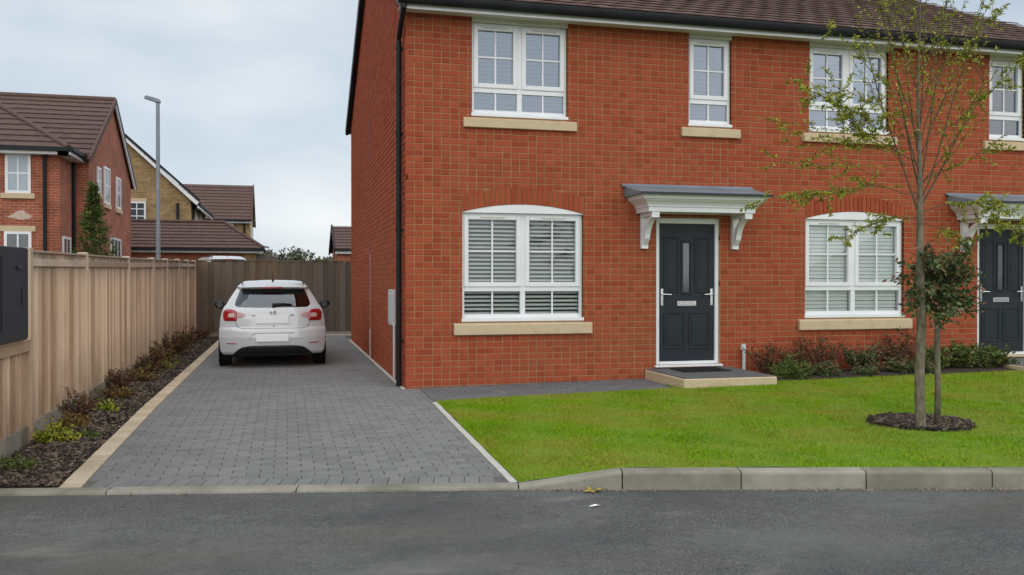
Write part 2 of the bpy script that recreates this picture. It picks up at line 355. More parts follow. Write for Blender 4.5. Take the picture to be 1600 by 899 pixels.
drive = MB(); xs = np.linspace(-3.2, .2, 8); ys = np.linspace(-5.9, 12.2, 60)
drive.add([(x, max(y, kerb_y(x) + .05), gz(x, max(y, kerb_y(x) + .05)) - .012) for y in ys for x in xs],
          [(j * 8 + i, j * 8 + i + 1, (j + 1) * 8 + i + 1, (j + 1) * 8 + i) for j in range(59) for i in range(7)])
drive = tag(drive.build('driveway', M_joint, fix=False), kind='structure')
bl, bw, jt = .205, .106, .0055
def rect(x0, x1, y0, y1, j=jt): return [(x0 + j / 2, y0 + j / 2), (x1 - j / 2, y0 + j / 2), (x1 - j / 2, y1 - j / 2), (x0 + j / 2, y1 - j / 2)]
def lawn_line_x(y): return LE0.x + (LE1.x - LE0.x) * (y - LE0.y) / (LE1.y - LE0.y) - .035
polys = []; row = 0; y = -6.2
n1 = kerb_n(-1); SOLD = .215
def off_line(dist):
    a = kerb_pt(-8) + n1 * dist; b = kerb_pt(0) + d1 * 3 + n1 * dist; return a, b
ka, kb = off_line(.127 + SOLD + .004)
while y < 12.15:
    x = SX1 + (-.5 * bl if row % 2 else 0)
    xr = lawn_line_x(y + bw / 2) if y < -1.4 else (-.062 if y > -.06 else .16)
    while x < xr:
        x0, x1 = max(x, SX1 + .002), min(x + bl, xr)
        if x1 - x0 > .03:
            jx = random.uniform(-.0015, .0015); p = rect(x0, x1, y, y + bw); p = [(a + jx, b + random.uniform(-.001, .001)) for a, b in p]
            if (x0 < 1 and y < -4): p = clip_poly(p, ka, kb)
            if len(p) > 2 and area2(p) > .002: polys.append(p)
        x += bl
    y += bw; row += 1
# soldier course behind the dropped kerb
s = -3.30
while s < .02:
    w = .112; n = n1; pts = []
    for ss, dd in ((s, .130), (s + w - .004, .130), (s + w - .004, .130 + SOLD), (s, .130 + SOLD)):
        q = kerb_pt(0) + d1 * ss + n * dd; pts.append((q.x, q.y))
    pts = clip_poly(pts, (SX1, -9), (SX1, 20)[::1]) if False else pts
    if all(p[0] > SX1 - .05 for p in pts) and all(p[0] < lawn_line_x(p[1]) + .03 for p in pts): polys.append(pts)
    s += w
lay(drive, polys, M_block, 'paving_block', 299, 'paving_blocks')
# cream strip
polys = []; y = -6.0
while y < 11.9:
    p = rect(SX0, SX1, y, y + .205, .006); a, b = off_line(.128); p = clip_poly(p, a, b)
    if len(p) > 2 and area2(p) > .003: polys.append(p)
    y += .205
lay(drive, polys, M_strip, 'edging_block', 120, 'edging_blocks')
# pale edging between drive and lawn, and along the foot of the side wall
polys = []; L = (LE1 - LE0).length; dl = (LE1 - LE0).normalized(); nl = Vector((-dl.y, dl.x)); s = .14
while s < L:
    t = min(s + .30, L); q = [LE0 + dl * s + nl * .03, LE0 + dl * (t - .004) + nl * .03, LE0 + dl * (t - .004) - nl * .03, LE0 + dl * s - nl * .03]
    polys.append([(p.x, p.y) for p in q][::-1]); s += .30
def lift(p): return p
lay(drive, polys, M_edge, 'lawn_edging', 40, 'lawn_edgings')
polys = []; y = -.02
while y < 10.0: polys.append(rect(-.058, -.004, y, y + .45, .005)); y += .45
lay(drive, polys, M_edge, 'wall_edging', 40, 'wall_edgings')
# path in front of the house, as far as the step
path = sheet('path', .1, 3.45, -1.5, .02, 0, M_joint, 10, 4, lambda x, y: gz(x, y) - .012)
polys = []; row = 0; y = -1.62
PA, PB = (.16, -1.40), (3.42, -1.19)
while y < 0:
    x = .165 - (.5 * bl if row % 2 else 0)
    while x < 3.38:
        p = rect(max(x, .165), min(x + bl, 3.38), y, min(y + bw, -.004)); p = clip_poly(p, PA, PB)
        if len(p) > 2 and area2(p) > .002: polys.append(p)
        x += bl
    y += bw; row += 1
lay(path, polys, M_pathb, 'paving_block', 290, 'paving_blocks')

# ------------------------------------------------------------------ lawn and grass
def lawn_inside(x, y):
    if x < lawn_line_x(y) + .068 or y < kerb_y(x) + .128: return False
    if x < 3.42: return y < -1.40 + (x - .16) * .0644 - .01
    if x < 4.76: return y < -1.31
    return y < -.95 + .02 * math.sin(x * 5)
lw = MB(); NX, NY = 60, 30; vs = []; fs = []
for j in range(NY + 1):
    for i in range(NX + 1):
        x = .1 + 13.0 * (i / NX) ** 1.4; y0 = kerb_y(x) + .122; y1 = -1.40 + (min(x, 3.38) - .16) * .0644 if x < 3.40 else -.3
        y = y0 + (y1 - y0) * j / NY
        xx = max(x, lawn_line_x(y) + .064); vs.append((xx, y, gz(xx, y) + .006 + .006 * math.sin(x * 7 + y * 3) * math.sin(y * 5)))
for j in range(NY):
    for i in range(NX): a = j * (NX + 1) + i; fs.append((a, a + 1, a + NX + 2, a + NX + 1))
tag(lw.add(vs, fs).build('lawn', M_lawn, smooth=True, fix=False), kind='structure')
MC = (4.35, -4.52); 
def in_mulch(x, y): return ((x - MC[0]) / .45) ** 2 + ((y - MC[1]) / .47) ** 2 < 1
P = []
while len(P) < 210000:
    u = rng.random((60000, 2)); x = .1 + 10.5 * u[:, 0] ** 1.35; y = -8.9 + 8.1 * u[:, 1]
    for a, b in zip(x, y):
        if lawn_inside(a, b) and not in_mulch(a, b): P.append((a, b, gz(a, b)))
P = np.array(P[:210000]); n = len(P)
dist = np.hypot(P[:, 0] - CAM[0], P[:, 1] - CAM[1]); sc = .8 + .045 * dist
h = (.015 + .018 * rng.random(n)); wd = (.0022 + .0018 * rng.random(n)) * sc; az = rng.random(n) * 6.283; ln = rng.random(n) * .028; la = rng.random(n) * 6.283
dx, dy = np.cos(az) * wd, np.sin(az) * wd
V = np.empty((n, 3, 3)); V[:, 0] = P + np.c_[dx, dy, np.zeros(n) + .002]; V[:, 1] = P - np.c_[dx, dy, np.zeros(n) - .002]
V[:, 2] = P + np.c_[np.cos(la) * ln, np.sin(la) * ln, h]
go = obj('grass', fast_mesh('grass', V.reshape(-1, 3), np.arange(3 * n).reshape(-1, 3), M_grass))
tag(go, 'short green mown grass covering the front lawn', 'grass', kind='stuff')

# ------------------------------------------------------------------ planting beds with bark chips
def chips(name, pts, m, zf, parent=None, smin=.009, smax=.030):
    n = len(pts); V = np.empty((n, 8, 3)); F = []
    base = np.array([(-1, -1, -1), (1, -1, -1), (1, 1, -1), (-1, 1, -1), (-1, -1, 1), (1, -1, 1), (1, 1, 1), (-1, 1, 1)], float)
    fb = np.array([(4, 5, 6, 7), (0, 1, 5, 4), (1, 2, 6, 5), (2, 3, 7, 6), (3, 0, 4, 7)])
    for i, (x, y) in enumerate(pts):
        a = random.uniform(smin, smax); b = a * random.uniform(.25, .6); c = random.uniform(.003, .007)
        M = Matrix.Rotation(random.uniform(0, 6.28), 3, 'Z') @ Matrix.Rotation(random.uniform(-.6, .6), 3, 'X') @ Matrix.Rotation(random.uniform(-.5, .5), 3, 'Y')
        V[i] = base * (a, b, c) @ np.array(M).T + (x, y, zf(x, y) + random.uniform(.004, .022))
    F = (fb[None] + 8 * np.arange(n)[:, None, None]).reshape(-1, 4)
    return obj(name, fast_mesh(name, V.reshape(-1, 3), F, m), parent)
bedz = lambda x, y: gz(-1, y) - .005 + .03 * math.sin((x + 3.75) / .62 * math.pi) * (1 + .4 * math.sin(y * 3.1)) + .012 * math.sin(y * 7 + x * 9)
mb = MB(); xs = np.linspace(-3.80, -3.128, 6); ys = np.linspace(-6.2, 12.2, 80)
mb.add([(x, max(y, kerb_y(x) + .125), bedz(x, y) if y > kerb_y(x) + .125 else -.056) for y in ys for x in xs], [(j * 6 + i, j * 6 + i + 1, (j + 1) * 6 + i + 1, (j + 1) * 6 + i) for j in range(79) for i in range(5)])
bed = tag(mb.build('planting_bed', M_soil, fix=False), kind='structure')
pts = []
while len(pts) < 11000:
    x = random.uniform(-3.76, -3.14); y = -5.2 + 15.5 * random.random() ** 1.9
    if y > kerb_y(x) + .14: pts.append((x, y))
tag(chips('bark_mulch', pts, M_bark, bedz), 'dark bark chips spread over the narrow bed beside the left fence', 'bark mulch', kind='stuff')
mb = MB(); n = 40
ring = lambda r, z: [(MC[0] + r * math.cos(2 * math.pi * k / n) * (1 + .03 * math.sin(3 * k)), MC[1] + r * math.sin(2 * math.pi * k / n), gz(MC[0], MC[1]) + z) for k in range(n)]
mb.add(ring(.49, .010) + ring(.36, .022) + [(MC[0], MC[1], gz(*MC) + .045)], [(k, (k + 1) % n, n + (k + 1) % n, n + k) for k in range(n)] + [(n + k, n + (k + 1) % n, 2 * n) for k in range(n)])
tag(mb.build('tree_bed', M_soil), kind='structure')
pts = []
while len(pts) < 2000:
    r = .46 * math.sqrt(random.random()); a = random.random() * 6.283; pts.append((MC[0] + r * math.cos(a), MC[1] + r * math.sin(a)))
tag(chips('bark_mulch', pts, M_bark, lambda x, y: gz(*MC) + .018 + .012 * (1 - math.hypot(x - MC[0], y - MC[1]) / .43)), 'round patch of dark bark chips at the foot of the two lawn trees', 'bark mulch', kind='stuff')
mb = MB(); mb.add([(x, y, gz(x, y) + .012 + (.02 if -.9 < y < -.1 else 0)) for y in (-.98, -.8, -.4, -.0) for x in np.linspace(4.76, 8.85, 12)], [(j * 12 + i, j * 12 + i + 1, (j + 1) * 12 + i + 1, (j + 1) * 12 + i) for j in range(3) for i in range(11)])
tag(mb.build('wall_bed', M_soil, fix=False), kind='structure')

# ------------------------------------------------------------------ the brick house
house = thing('brick_house', 'red brick terraced house with white windows, charcoal doors and brown tiled roof', 'house')
HX1, HY1, EAVE = 11.3, 10.1, 5.0
PITCH = math.tan(R(25)); RIDGE_Y = 5.05; ROOF0 = 5.12           # roof line passes Y=-.3 at ROOF0
WIN = [  # x0, x1, z0, z1, lights, arch rise, blind kind
    ('UL', .90, 2.25, 3.655, 4.93, 2, 0, 'up'), ('UM', 4.08, 4.75, 3.655, 4.93, 1, 0, 'up'), ('UR', 6.03, 7.39, 3.655, 4.93, 2, 0, 'up'), ('UF', 9.23, 9.90, 3.655, 4.93, 1, 0, 'up'),
    ('GL', .765, 2.48, .872, 2.355, 2, .115, 'open'), ('GR', 5.965, 7.67, .872, 2.355, 2, .115, 'shut')]
DOORS = [(3.58, 4.57, .225, 2.33), (9.02, 10.01, .25, 2.33)]
openings = [(w[1], w[2], w[3], 5.0 if w[0][0] == 'U' else w[4]) for w in WIN] + list(DOORS)
xs = sorted({0, HX1, *[o[0] for o in openings], *[o[1] for o in openings]}); zs = sorted({-.3, EAVE + .2, *[o[2] for o in openings], *[o[3] for o in openings]})
MY = .006                                                        # mortar face, the bricks stand proud of it
w = MB()
for i in range(len(xs) - 1):
    for j in range(len(zs) - 1):
        cx, cz = (xs[i] + xs[i + 1]) / 2, (zs[j] + zs[j + 1]) / 2
        if any(o[0] < cx < o[1] and o[2] < cz < o[3] for o in openings): continue
        x0 = xs[i] if xs[i] > 0 else .3
        w.add([(xs[i] + (MY if i == 0 else 0), MY, zs[j]), (xs[i + 1], MY, zs[j]), (xs[i + 1], MY, zs[j + 1]), (xs[i] + (MY if i == 0 else 0), MY, zs[j + 1])], [(0, 1, 2, 3)])
for x0, x1, z0, z1 in openings:                                  # brick reveals
    w.add([(x0, MY, z0), (x0, .16, z0), (x0, .16, z1), (x0, MY, z1)], [(0, 1, 2, 3)]); w.add([(x1, MY, z0), (x1, .16, z0), (x1, .16, z1), (x1, MY, z1)], [(0, 3, 2, 1)])
    w.add([(x0, MY, z1), (x1, MY, z1), (x1, .16, z1), (x0, .16, z1)], [(0, 1, 2, 3)]); w.add([(x0, MY, z0), (x1, MY, z0), (x1, .16, z0), (x0, .16, z0)], [(0, 3, 2, 1)])
apex = ROOF0 + PITCH * (RIDGE_Y + .3) - .08; es = ROOF0 + PITCH * .3 - .08
w.add([(MY, MY, -.3), (MY, HY1, -.3), (MY, HY1, es), (MY, RIDGE_Y, apex), (MY, MY, es)], [(0, 4, 3, 2, 1)])
w.add([(HX1, MY, -.3), (HX1, HY1, -.3), (HX1, HY1, es), (HX1, RIDGE_Y, apex), (HX1, MY, es)], [(0, 1, 2, 3, 4)])
w.add([(MY, HY1, -.3), (HX1, HY1, -.3), (HX1, HY1, es), (MY, HY1, es)], [(0, 3, 2, 1)])
wall = w.build('wall', M_mortar, house, fix=False)
# bricks of the front, course by course
CH, BM, J = .083, .1205, .0112
def arc_z(w_, x, top):     # segmental arch lines: intrados and extrados
    cx, hw = (w_[1] + w_[2]) / 2, (w_[2] - w_[1]) / 2; t = (x - cx) / hw
    return (w_[4] + w_[6] * (1 - t * t)) if not top else (w_[4] + .235 + .125 * (1 - t * t))
front = []; nco = int((EAVE + .06) / CH) + 1
for c in range(nco):
    z0 = -.055 + c * CH; z1 = z0 + CH - J; zm = (z0 + z1) / 2
    blocked = []
    for o in openings:
        if o[2] < z1 and o[3] > z0 + .02: blocked.append((o[0], o[1]))
    for wd in WIN:
        if wd[6]:
            hit = [x for x in np.linspace(wd[1] + .004, wd[2] - .004, 60) if wd[4] - .01 < z1 and arc_z(wd, x, True) > z1 - .012]
            if hit: blocked.append((min(hit) - .01, max(hit) + .01))
    x = 0.0; off = 0
    while x < HX1:
        span = BM * (2 if random.random() < (.06 if x < 5.0 else .30) else 1); a, b = x, min(x + span, HX1); x = b
        segs = [(a + J / 2 + random.uniform(-.002, .002) if a > 0 else 0, b - J / 2 + random.uniform(-.002, .002))]
        for p, q in blocked:
            ns = []
            for s0, s1 in segs:
                if q <= s0 or p >= s1: ns.append((s0, s1))
                else:
                    if p - s0 > .015: ns.append((s0, p - .002 if p in [o[0] for o in openings] else p))
                    if s1 - q > .015: ns.append((q, s1))
            segs = ns
        for s0, s1 in segs:
            if s1 - s0 > .012: front.append((s0, s1, z0, min(z1, EAVE + .05)))
front.sort(key=lambda t: (t[0] - CAM[0]) ** 2 + CAM[1] ** 2 + ((t[2] + t[3]) / 2 - CAM[2]) ** 2)
rest = MB(); cache = {}; k = 0
def brick_vf(w_, h_, d=.04):
    e = .0035
    vs = [(-w_, d, -h_), (w_, d, -h_), (w_, d, h_), (-w_, d, h_), (-w_, e, -h_), (w_, e, -h_), (w_, e, h_), (-w_, e, h_), (-w_ + e, 0, -h_ + e), (w_ - e, 0, -h_ + e), (w_ - e, 0, h_ - e), (-w_ + e, 0, h_ - e)]
    return vs, [(0, 1, 5, 4), (1, 2, 6, 5), (2, 3, 7, 6), (3, 0, 4, 7), (4, 5, 9, 8), (5, 6, 10, 9), (6, 7, 11, 10), (7, 4, 8, 11), (8, 9, 10, 11)]
for s0, s1, z0, z1 in front:
    cx, cz, hw, hh = (s0 + s1) / 2, (z0 + z1) / 2, (s1 - s0) / 2, (z1 - z0) / 2; yy = -.001 + random.uniform(-.0015, .0015)
    if k < 299 and z0 > 0:
        key = (round(hw, 3), round(hh, 3))
        if key not in cache: cache[key] = MB().add(*brick_vf(*key)).mesh('brick', M_brick, fix=False)
        obj('brick', cache[key], wall, (cx, yy, cz)); k += 1
    else:
        vs, fs = brick_vf(hw, hh); rest.add([(x + cx, y + yy, z + cz) for x, y, z in vs], fs)
# soldier bricks over the ground floor windows
for wd in WIN:
    if not wd[6]: continue
    n = 23; L = wd[2] - wd[1]
    for i in range(n):
        xa, xb = wd[1] + L * i / n + .006, wd[1] + L * (i + 1) / n - .008; y0, y1 = -.009 + random.uniform(-.0015, .0015), .03; f = lambda x: wd[1] + L / 2 + (x - wd[1] - L / 2) * 1.0
        q = [(xa, arc_z(wd, xa, 0) + .006), (xb, arc_z(wd, xb, 0) + .006), (xb, arc_z(wd, xb, 1) - .008), (xa, arc_z(wd, xa, 1) - .008)]
        obj('arch_brick', MB().prism(q, 1, y0, y1).mesh('arch_brick', M_brick), wall)
    pts = [(wd[1] + L * i / 24, arc_z(wd, wd[1] + L * i / 24, 0) + .002) for i in range(25)]
    MB().prism(pts + [(wd[2], wd[4] - .002), (wd[1], wd[4] - .002)], 1, -.001, .05).build('arch_panel', M_white, wall)
# bricks of the gable side, long stretchers
for c in range(int(8 / CH)):
    z0 = -.055 + c * CH; z1 = z0 + CH - J; y = 0 if c % 2 else -.12
    while y < HY1:
        a, b = max(y, 0), min(y + .235, HY1); y += .235
        top = es + PITCH * min(b if b < RIDGE_Y else 1e9, HY1 - a) if not (a < RIDGE_Y < b) else apex
        if z1 > top: continue
        hw, hh = (b - a) / 2 - J / 2, (z1 - z0) / 2
        if hw < .01: continue
        vs, fs = brick_vf(hw, hh); xx = -.003 + random.uniform(-.0015, .0015)
        o0 = J / 2 if a == 0 else 0
        rest.add([(yv + xx, (a + b) / 2 - o0 - xv + (0 if a or xv < 0 else 0), zv + (z0 + z1) / 2) for xv, yv, zv in vs], fs)
tag(rest.build('bricks', M_brick, wall, fix=False), kind='stuff')
MB().box(-.0065, .02, 5.15, 5.30, 1.15, 2.35).build('movement_joint', M_dbrick, wall)
MB().box(-.0075, .02, 5.06, 5.10, .5, 1.95).build('lime_streak', M_stain, wall)
MB().box(-.016, .02, 4.98, 5.2, -.02, .52).build('render_patch', M_stain, wall)
MB().box(-.0065, .02, 5.2, 5.42, 3.75, 4.55).build('dark_streak', M_dbrick, wall)

# ---- windows
slat_cache = {}
def window(wd):
    _, x0, x1, z0, z1, nl, arch, kind = wd
    Y0, Y1 = .055, .125; f = MB(); o = .038
    bz = z0 + .045; zt = z0 + (z1 - z0) * (.30 if kind != 'up' else .29)          # transom height
    f.box(x0, x0 + o, Y0, Y1, bz, z1).box(x1 - o, x1, Y0, Y1, bz, z1).box(x0 + o, x1 - o, Y0, Y1, z1 - o, z1).box(x0 + o, x1 - o, Y0, Y1, bz, bz + .055)
    f.box(x0 + o, x1 - o, Y0 + .002, Y1, zt - .035, zt + .035)
    cols = [(x0 + o, x1 - o)] if nl == 1 else [(x0 + o, (x0 + x1) / 2 - .036), ((x0 + x1) / 2 + .036, x1 - o)]
    if nl == 2: f.box(cols[0][1], cols[1][0], Y0 + .001, Y1, bz + .055, zt - .035).box(cols[0][1], cols[1][0], Y0 + .001, Y1, zt + .035, z1 - o)
    win = f.build('window', M_white, house, bevel=.005)
    MB().box(x0 - .012, x1 + .012, -.012, Y1, z0 + .002, bz).build('window_cill', M_white, win, bevel=.004)
    se = .125 if kind == 'up' else .12
    st, sb = z0 - .004, z0 - (.155 if kind == 'up' else .175)
    MB().prism([(-.055, sb), (-.055, st - .03), (.05, st), (.05, sb)], 0, x0 - se, x1 + se).build('stone_sill', M_sill, win, bevel=.005)
    gl = M_glassup if kind == 'up' else M_glass
    for a, b in cols:
        s = .062; sz0, sz1 = zt + .03, z1 - o + .006; a_, b_ = a - .006, b + .006
        sash = MB().box(a_, a_ + s, Y0 - .016, Y1 - .01, sz0, sz1).box(b_ - s, b_, Y0 - .016, Y1 - .01, sz0, sz1).box(a_ + s, b_ - s, Y0 - .016, Y1 - .01, sz1 - s, sz1).box(a_ + s, b_ - s, Y0 - .016, Y1 - .01, sz0, sz0 + s)
        sash.build('sash', M_white, win, bevel=.006)
        gb = MB().box(a_ + s, b_ - s, .070, .0835, (sz0 + sz1) / 2 - .011, (sz0 + sz1) / 2 + .011)
        gb.box((a + b) / 2 - .011, (a + b) / 2 + .011, .0695, .0832, sz0 + s, sz1 - s)
        gb.box((a + b) / 2 - .011, (a + b) / 2 + .011, .0695, .0832, bz + .055, zt - .035).build('glazing_bar', M_white, win)
        MB().box(a_ + s - .005, b_ - s + .005, .084, .089, sz0 + s - .005, sz1 - s + .005).build('pane', gl, win)
        MB().box(a - .002, b + .002, .084, .089, bz + .05, zt - .03).build('pane', gl, win)
        m = (a + b) / 2; MB().box(m - .17, m + .17, Y0 - .028, Y0 - .014, sz1 - .036, sz1 - .018).build('trickle_vent', M_cream, win, bevel=.003)
        # venetian blind
        wsl = b - a - .004; pitch = .0565; tilt = {'open': .60, 'shut': 1.30, 'up': 1.1}[kind]
        key = (round(wsl, 3), kind)
        if key not in slat_cache:
            hw, hd = wsl / 2, .025; c, s_ = math.cos(tilt), math.sin(tilt); pr = []
            for u, v in ((-hd, -.001), (0, .002), (hd, -.001), (hd, -.003), (0, 0), (-hd, -.003)): pr.append((u * c - v * s_ * 0, u * s_ + v))
            slat_cache[key] = MB().prism(pr, 0, -hw, hw).mesh('blind_slat', M_slat)
        z = bz + .07
        while z < sz1 - .05:
            if not (kind == 'up' and z > zt + .55 and a < 5 and random.random() < .0):
                obj('blind_slat', slat_cache[key], win, ((a + b) / 2 + .002, .140, z + random.uniform(-.002, .002)))
            z += pitch
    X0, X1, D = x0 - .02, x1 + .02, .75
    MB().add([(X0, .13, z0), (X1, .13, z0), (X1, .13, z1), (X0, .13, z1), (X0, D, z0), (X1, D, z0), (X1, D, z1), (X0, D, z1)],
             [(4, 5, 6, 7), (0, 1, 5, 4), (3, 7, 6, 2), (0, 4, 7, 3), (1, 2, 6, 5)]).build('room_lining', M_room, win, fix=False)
    if kind == 'up':
        MB().box(x0 - .0, x1 + .0, -.012, .13, z1 + .002, 5.02).build('head_board', M_cream, win)
for wd in WIN: window(wd)

# ---- doors
def door(x0, x1, z0, z1, second=False):
    f = MB(); o = .058
    f.box(x0, x0 + o, .03, .12, z0, z1).box(x1 - o, x1, .03, .12, z0, z1).box(x0 + o, x1 - o, .03, .12, z1 - o - .02, z1).box(x0 + o, x1 - o, .02, .12, z0, z0 + .045)
    fr = f.build('door_frame', M_white, house, bevel=.006)
    MB().box(x0 - .03, x1 + .03, -.05, .12, z0 - .03, z0 - .002).build('threshold', M_white if not second else M_sill, fr, bevel=.004)
    a, b, c, d = x0 + o + .004, x1 - o - .004, z0 + .05, z1 - o - .024; W = b - a; mx_ = (a + b) / 2
    gx0, gx1, gz0, gz1 = mx_ - .055, mx_ + .055, c + .99, c + 1.70
    s = MB().box(a, gx0 - .02, .065, .11, c, d).box(gx1 + .02, b, .065, .11, c, d).box(gx0 - .02, gx1 + .02, .065, .11, c, gz0 - .02).box(gx0 - .02, gx1 + .02, .065, .11, gz1 + .02, d)
    dr = s.build('door', M_door, house)
    fr2 = MB()
    for p in ((gx0 - .035, gx0, gz0 - .035, gz1 + .035), (gx1, gx1 + .035, gz0 - .035, gz1 + .035), (gx0, gx1, gz1, gz1 + .035), (gx0, gx1, gz0 - .035, gz0)): fr2.box(p[0], p[1], .052, .09, p[2], p[3])
    fr2.build('glazing_frame', M_door, dr, bevel=.006)
    MB().box(gx0 - .002, gx1 + .002, .078, .088, gz0 - .002, gz1 + .002).build('pane', M_dglass, dr)
    def mould(xa, xb, za, zb):
        m = MB(); t = .022
        for q in ((xa, xa + t, za, zb), (xb - t, xb, za, zb), (xa + t, xb - t, za, za + t), (xa + t, xb - t, zb - t, zb)): m.box(q[0], q[1], .054, .07, q[2], q[3])
        m.build('panel_moulding', M_door, dr, bevel=.006)
        MB().box(xa + .05, xb - .05, .058, .07, za + .05, zb - .05).build('raised_panel', M_door, dr, bevel=.01)
    g = .075
    mould(a + g, mx_ - .03, c + .17, c + .70); mould(mx_ + .03, b - g, c + .17, c + .70)
    mould(a + g, mx_ - .125, c + .98, c + 1.78); mould(mx_ + .125, b - g, c + .98, c + 1.78)
    lb = MB().box(mx_ - .15, mx_ + .15, .05, .068, c + .79, c + .865).build('letterbox', M_metal, dr, bevel=.006)
    MB().box(mx_ - .125, mx_ + .125, .044, .052, c + .808, c + .85).build('letterbox_flap', M_chrome, dr, bevel=.003)
    for hx, sg in ((a + .045, 1), (b - .045, -1)):
        h = MB().box(hx - .018, hx + .018, .048, .066, c + .80, c + 1.04)
        h.tube([(hx, .05, c + .96), (hx, .012, c + .96), (hx + sg * .025, .006, c + .96), (hx + sg * .13, .008, c + .955)], [.012, .012, .011, .009], 8)
        h.lathe([(.011, 0), (.011, -.008)], (hx, .048, c + .86), 1, 10)
        h.build('handle', M_chrome, dr, bevel=0)
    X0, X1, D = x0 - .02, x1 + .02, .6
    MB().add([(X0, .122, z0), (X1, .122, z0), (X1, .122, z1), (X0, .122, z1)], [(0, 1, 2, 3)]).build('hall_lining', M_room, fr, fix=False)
def canopy(dx, dz=0):
    lv = [(2.38, 0), (2.445, 0), (2.447, .018), (2.47, .022), (2.50, .045), (2.53, .085), (2.548, .10), (2.55, .115), (2.585, .125), (2.602, .14)]
    xl, xr, yf = 3.27 + dx, 4.88 + dx, -.46; vs = []; fs = []
    for z, o in lv: vs += [(xl - o, -.002, z + dz), (xl - o, yf - o, z + dz), (xr + o, yf - o, z + dz), (xr + o, -.002, z + dz)]
    for i in range(len(lv) - 1):
        for k in range(3): fs.append((i * 4 + k, i * 4 + k + 1, (i + 1) * 4 + k + 1, (i + 1) * 4 + k))
        fs.append((i * 4 + 3, i * 4, (i + 1) * 4, (i + 1) * 4 + 3))
    n = len(vs) - 4; fs += [(3, 2, 1, 0), (n, n + 1, n + 2, n + 3)]
    c = MB().add(vs, fs).build('door_canopy', M_white, house)
    MB().prism([(-.002, 2.605), (-.63, 2.605), (-.63, 2.635), (-.002, 2.765)], 0, 3.09 + dx, 5.06 + dx).build('canopy_roof', M_lead, c, bevel=.006)
    MB().box(3.085 + dx, 5.065 + dx, -.642, -.6305, 2.598, 2.632).build('drip_edge', M_dark, c)
    MB().prism([(-.004, 2.767), (-.06, 2.755), (-.06, 2.765), (-.012, 2.80), (-.004, 2.80)], 0, 3.05 + dx, 5.08 + dx).build('lead_flashing', M_lead, c)
    for bx in (3.33, 4.74):
        x0, x1 = bx + dx, bx + dx + .095; m = MB()
        m.box(x0, x1, -.07, -.004, 1.885, 2.378).box(x0 + .004, x1 - .004, -.42, -.07, 2.325, 2.379)
        arc = [(-.068 - .34 * (1 - math.cos(t)), 1.97 + .36 * math.sin(t)) for t in np.linspace(0, 1.52, 9)]
        arc2 = [(y - .075, z - .02) for y, z in arc[:-1]] + [(arc[-1][0] - .03, arc[-1][1])]
        arc2[0] = (-.071, 1.93)
        for i in range(8): m.prism([arc[i], arc[i + 1], arc2[i + 1], arc2[i]], 0, x0 + .008, x1 - .008)
        m.box(x0 - .008, x1 + .008, -.45, -.40, 2.30, 2.377)
        m.build('bracket', M_white, c)
door(*DOORS[0]); canopy(0); door(*DOORS[1], second=True); canopy(5.36)

# ---- eaves: soffit, fascia, gutter, downpipe
MB().box(-.10, HX1 + .1, -.27, .004, 4.99, 5.005).build('soffit', M_cream, house)
MB().box(-.10, HX1 + .1, -.29, -.2705, 4.955, 5.12).build('fascia', M_white, house)
pr = [(-.29 - .0575 + .0575 * math.cos(a), 5.10 + .0575 * 1.25 * math.sin(a)) for a in np.linspace(math.pi, 2 * math.pi, 12)]
pr = pr + [(y + (.006 if y < -.34 else -.006), max(z, 5.04)) for y, z in pr[::-1] if True]
g = MB(); outer = [(-.291 - .06 + .06 * math.cos(a), 5.115 + .118 * math.sin(a)) for a in np.linspace(math.pi, 2 * math.pi, 12)]; inner = [(-.291 - .06 + .053 * math.cos(a), 5.117 + .108 * math.sin(a)) for a in np.linspace(2 * math.pi, math.pi, 12)]
for i in range(11): g.prism([outer[i], outer[i + 1], inner[10 - i], inner[11 - i]], 0, -.14, HX1 + .14)
g.build('gutter', M_black, house)
for gx in np.arange(.5, HX1, .9):
    MB().prism([(y - .002 if i < 12 else y, z - .002) for i, (y, z) in enumerate(outer)] + [(-.292, 5.105)], 0, gx, gx + .03).build('gutter_bracket', M_black, house)
dp = MB().tube([(-.06, -.33, 5.06), (-.06, -.33, 4.98), (-.06, .20, 4.72), (-.06, .24, 4.66), (-.06, .26, .0)], .037, 12)
dpo = dp.build('downpipe', M_black, house, smooth=False)
for z in (.6, 2.1, 3.4, 4.55): MB().tube([(-.06, .26, z), (-.06, .26, z + .03)], .046, 12).box(-.03, .0, .20, .32, z, z + .03).build('pipe_clip', M_black, dpo)
# ---- roof
roof = MB(); A = (-.3, ROOF0 - .03); Bp = (RIDGE_Y, ROOF0 - .03 + PITCH * (RIDGE_Y + .3)); Cc = (HY1 + .2, ROOF0 - .03 + PITCH * .15)
roof.prism([A, Bp, Cc, (Cc[0], Cc[1] - .06), (Bp[0], Bp[1] - .1), (A[0], A[1] - .03)], 0, -.04, HX1 + .45)
roof = roof.build('roof', M_slab, house)
ca, sa = math.cos(R(25)), math.sin(R(25)); tiles = []
TW, TG = .33, .298; nrow = int((RIDGE_Y + .34) / ca / TG) + 1
def tile_vf(w_):
    L_ = .40; b, t = .043, .004; vs = [(0, 0, .028), (w_, 0, .028), (w_, L_, -.010), (0, L_, -.010), (0, 0, b), (w_, 0, b), (w_, L_, t), (0, L_, t)]
    vs += [(w_ * .5, 0, b + .004), (w_ * .5, L_, t + .004)]
    return vs, [(0, 1, 5, 8, 4), (4, 8, 9, 7), (8, 5, 6, 9), (1, 2, 6, 5), (3, 0, 4, 7), (0, 3, 2, 1)]
tme = MB().add(*tile_vf(TW - .004)).mesh('roof_tile', M_tile2, fix=False)
